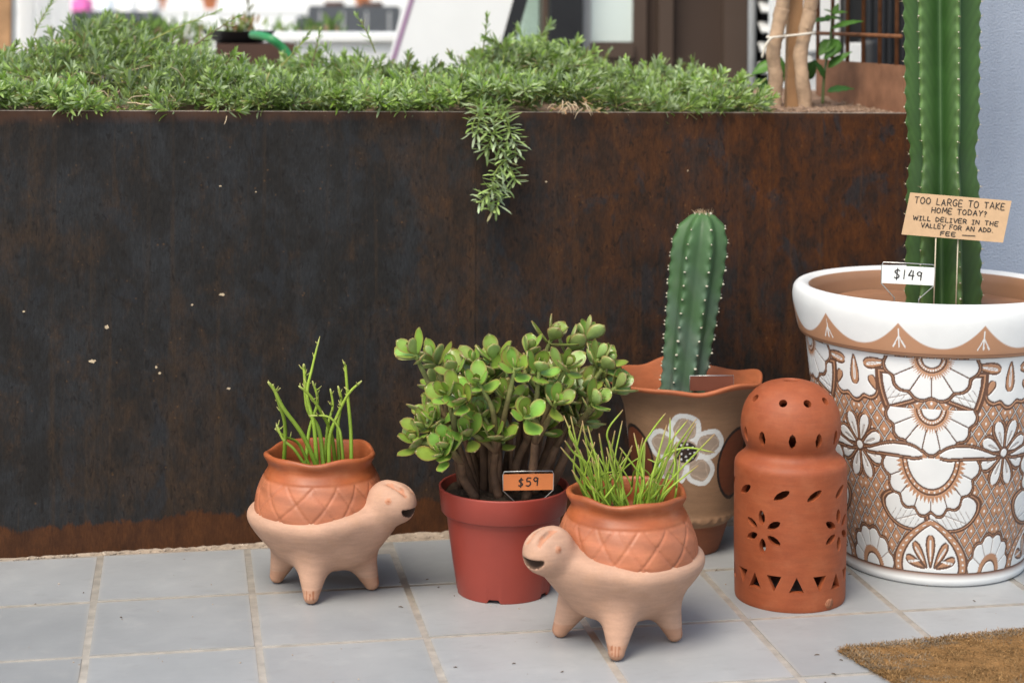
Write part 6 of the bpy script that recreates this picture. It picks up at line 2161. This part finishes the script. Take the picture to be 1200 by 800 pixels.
P += [Vector((P[-1].x, P[-1].y, 0.5)), Vector((P[-1].x - 0.02, P[-1].y, 0.0)), Vector((P[-1].x - 0.25, P[-1].y + 0.05, 0.003))]
hs = thing('garden_hose', 'green garden hose arching over the dark timber box', 'hose', (P[5].x, P[5].y, 0))
MB().tube(smooth_path([q - hs.location for q in P], 7), 0.0125, 10).build('tube', M['hose'], hs, smooth=True)

# grassy plants and shrubs further off
def bushy(name, label, px, py_base, Y, spread, hgt, n, cols, seed, size=0.06):
    p = at(px, py_base, Y)
    T = thing(name, label, 'plant', (p.x, p.y, 0))
    L_ = Leaves(); r2 = random.Random(seed)
    z0 = p.z
    for q in range(n):
        b = Vector((r2.gauss(0, spread * 0.5), r2.gauss(0, 0.08), z0 - 0.05 + r2.uniform(-0.15, hgt * 0.5)))
        d = Vector((r2.gauss(0, .5), r2.gauss(0, .5), r2.uniform(0.5, 1.4))).normalized()
        c = r2.choice(cols); k_ = r2.uniform(0.7, 1.3)
        L_.leaf(b, d, d.orthogonal().normalized(), size * r2.uniform(0.7, 1.4), size * 0.22, (c[0] * k_, c[1] * k_, c[2] * k_), 0.8)
    tag(L_.build('leaves', M['hedge'], T), kind='stuff')
    st_ = MB()
    for q in range(9):
        x = r2.gauss(0, spread * 0.4)
        st_.tube([(x * 0.4, 0, 0.2), (x, r2.gauss(0, .05), z0)], [0.008, 0.004], 6)
    st_.build('stems', M['trunk'], T)
    Vs, Fs, *_ = lathe_np([(0.10, -0.012), (0.13, 0.20), (0.14, 0.205), (0.12, 0.19), (0.0, 0.18)], 24, None, cap1=False)
    mesh_np('tub', Vs, Fs, M['terracotta'], T)
    return T


GC = [(0.13, 0.22, 0.04), (0.18, 0.27, 0.06), (0.09, 0.17, 0.035)]
bushy('grassy_plant', 'feathery light green plant in front of the grey armchair by the plinth', 352, 34, 3.9, 0.16, 0.10, 170, GC, 1)
bushy('grassy_plant', 'upright light green plant close to the grey armchair rails', 385, 30, 3.95, 0.07, 0.12, 110, GC, 2)
bushy('green_shrub', 'soft green shrub below the pink cushion beyond the groundcover', 118, 30, 3.6, 0.17, 0.12, 200, GC, 3)
bushy('green_shrub', 'soft green shrub in front of the far armchair end, beyond the groundcover', 172, 32, 3.6, 0.14, 0.10, 200, GC, 4)
bushy('green_shrub', 'loose green shrub between the far armchair and the timber box', 222, 30, 3.7, 0.16, 0.06, 160, GC, 5)

# white garden wall with terracotta pots on it
YG = 16.0
p = at(240, 10, YG); p.z = 0
gw = thing('white_garden_wall', 'long low white garden wall far behind the armchairs', 'wall', p)
MB().box((-9.0, 0, -0.012), (4.0, 0.25, 1.07)).build('wall', M['whitepaint'], gw)
MB().box((-9.02, -0.02, 1.071), (4.02, 0.27, 1.10)).build('coping', M['whitepaint'], gw)
for q, (px, lab) in enumerate(((186, 'orange terracotta pot on the far white wall, behind the far armchair'), (246, 'orange terracotta pot on the far white wall, behind the bowl plant'), (425, 'orange terracotta pot on the far white wall, above the grey armchair cushions'))):
    c = at(px, 8, YG + .12)
    tp = thing('terracotta_pot', lab, 'pot', (c.x, c.y, 1.101), 0, 'terracotta pots on the far white wall')
    Vs, Fs, *_ = lathe_np([(0.06, 0), (0.10, 0.17), (0.115, 0.172), (0.118, 0.21), (0.10, 0.21), (0.085, 0.10), (0.0, 0.10)], 28, None, cap1=False)
    mesh_np('pot_body', Vs, Fs, M['terracotta'], tp)
# white screen wall and brown post at the far end
YL = 3.4
p = at(50, 40, YL); p.z = 0
ws = thing('white_screen', 'white boarded screen behind the groundcover beside the brown post', 'screen', p)
a, b = at(22, 0, YL), at(82, 0, YL)
nb_ = 3
for q in range(nb_):
    x0_ = a.x - p.x + (b.x - a.x) * q / nb_
    MB().box((x0_, 0, 0.0), (x0_ + (b.x - a.x) / nb_ - 0.006, 0.03, 2.0), 0.003).build('board', M['whitepaint'], ws)
for z in (0.3, 1.5): MB().box((a.x - p.x, 0.031, z), (b.x - p.x - 0.006, 0.07, z + 0.08)).build('batten', M['whitepaint'], ws)
p = at(8, 40, 3.2); p.z = 0
bpst = thing('brown_post', 'square brown timber post behind the groundcover at the end of the white screen', 'post', p)
MB().box((-0.035, -0.03, -0.012), (0.018, 0.03, 2.6), 0.004).build('shaft', M['stake'], bpst)
MB().box((0.0185, -0.02, 0.0), (0.034, 0.02, 2.6)).build('grey_strip', M['greypost'], bpst)
# far houses
p = Vector((0.0, 24.0, 0))
nh = thing('white_house', 'long white house closing the view far beyond the garden wall', 'building', p)
MB().box((-16, 0, -0.012), (16, 6, 4.2)).build('wall', M['whitepaint'], nh)
MB().box((-16.3, -0.4, 4.201), (16.3, 6.4, 4.4)).build('roof', M['terracotta'], nh)
for x in (-9, -6, -3, 0, 3, 6, 9):
    w_ = MB().box((x, -0.03, 1.6), (x + 1.0, -0.001, 2.7)).build('window', M['greypost'], nh)
    MB().box((x + 0.08, -0.035, 1.68), (x + 0.92, -0.0305, 2.62)).build('pane', M['glass'], w_)
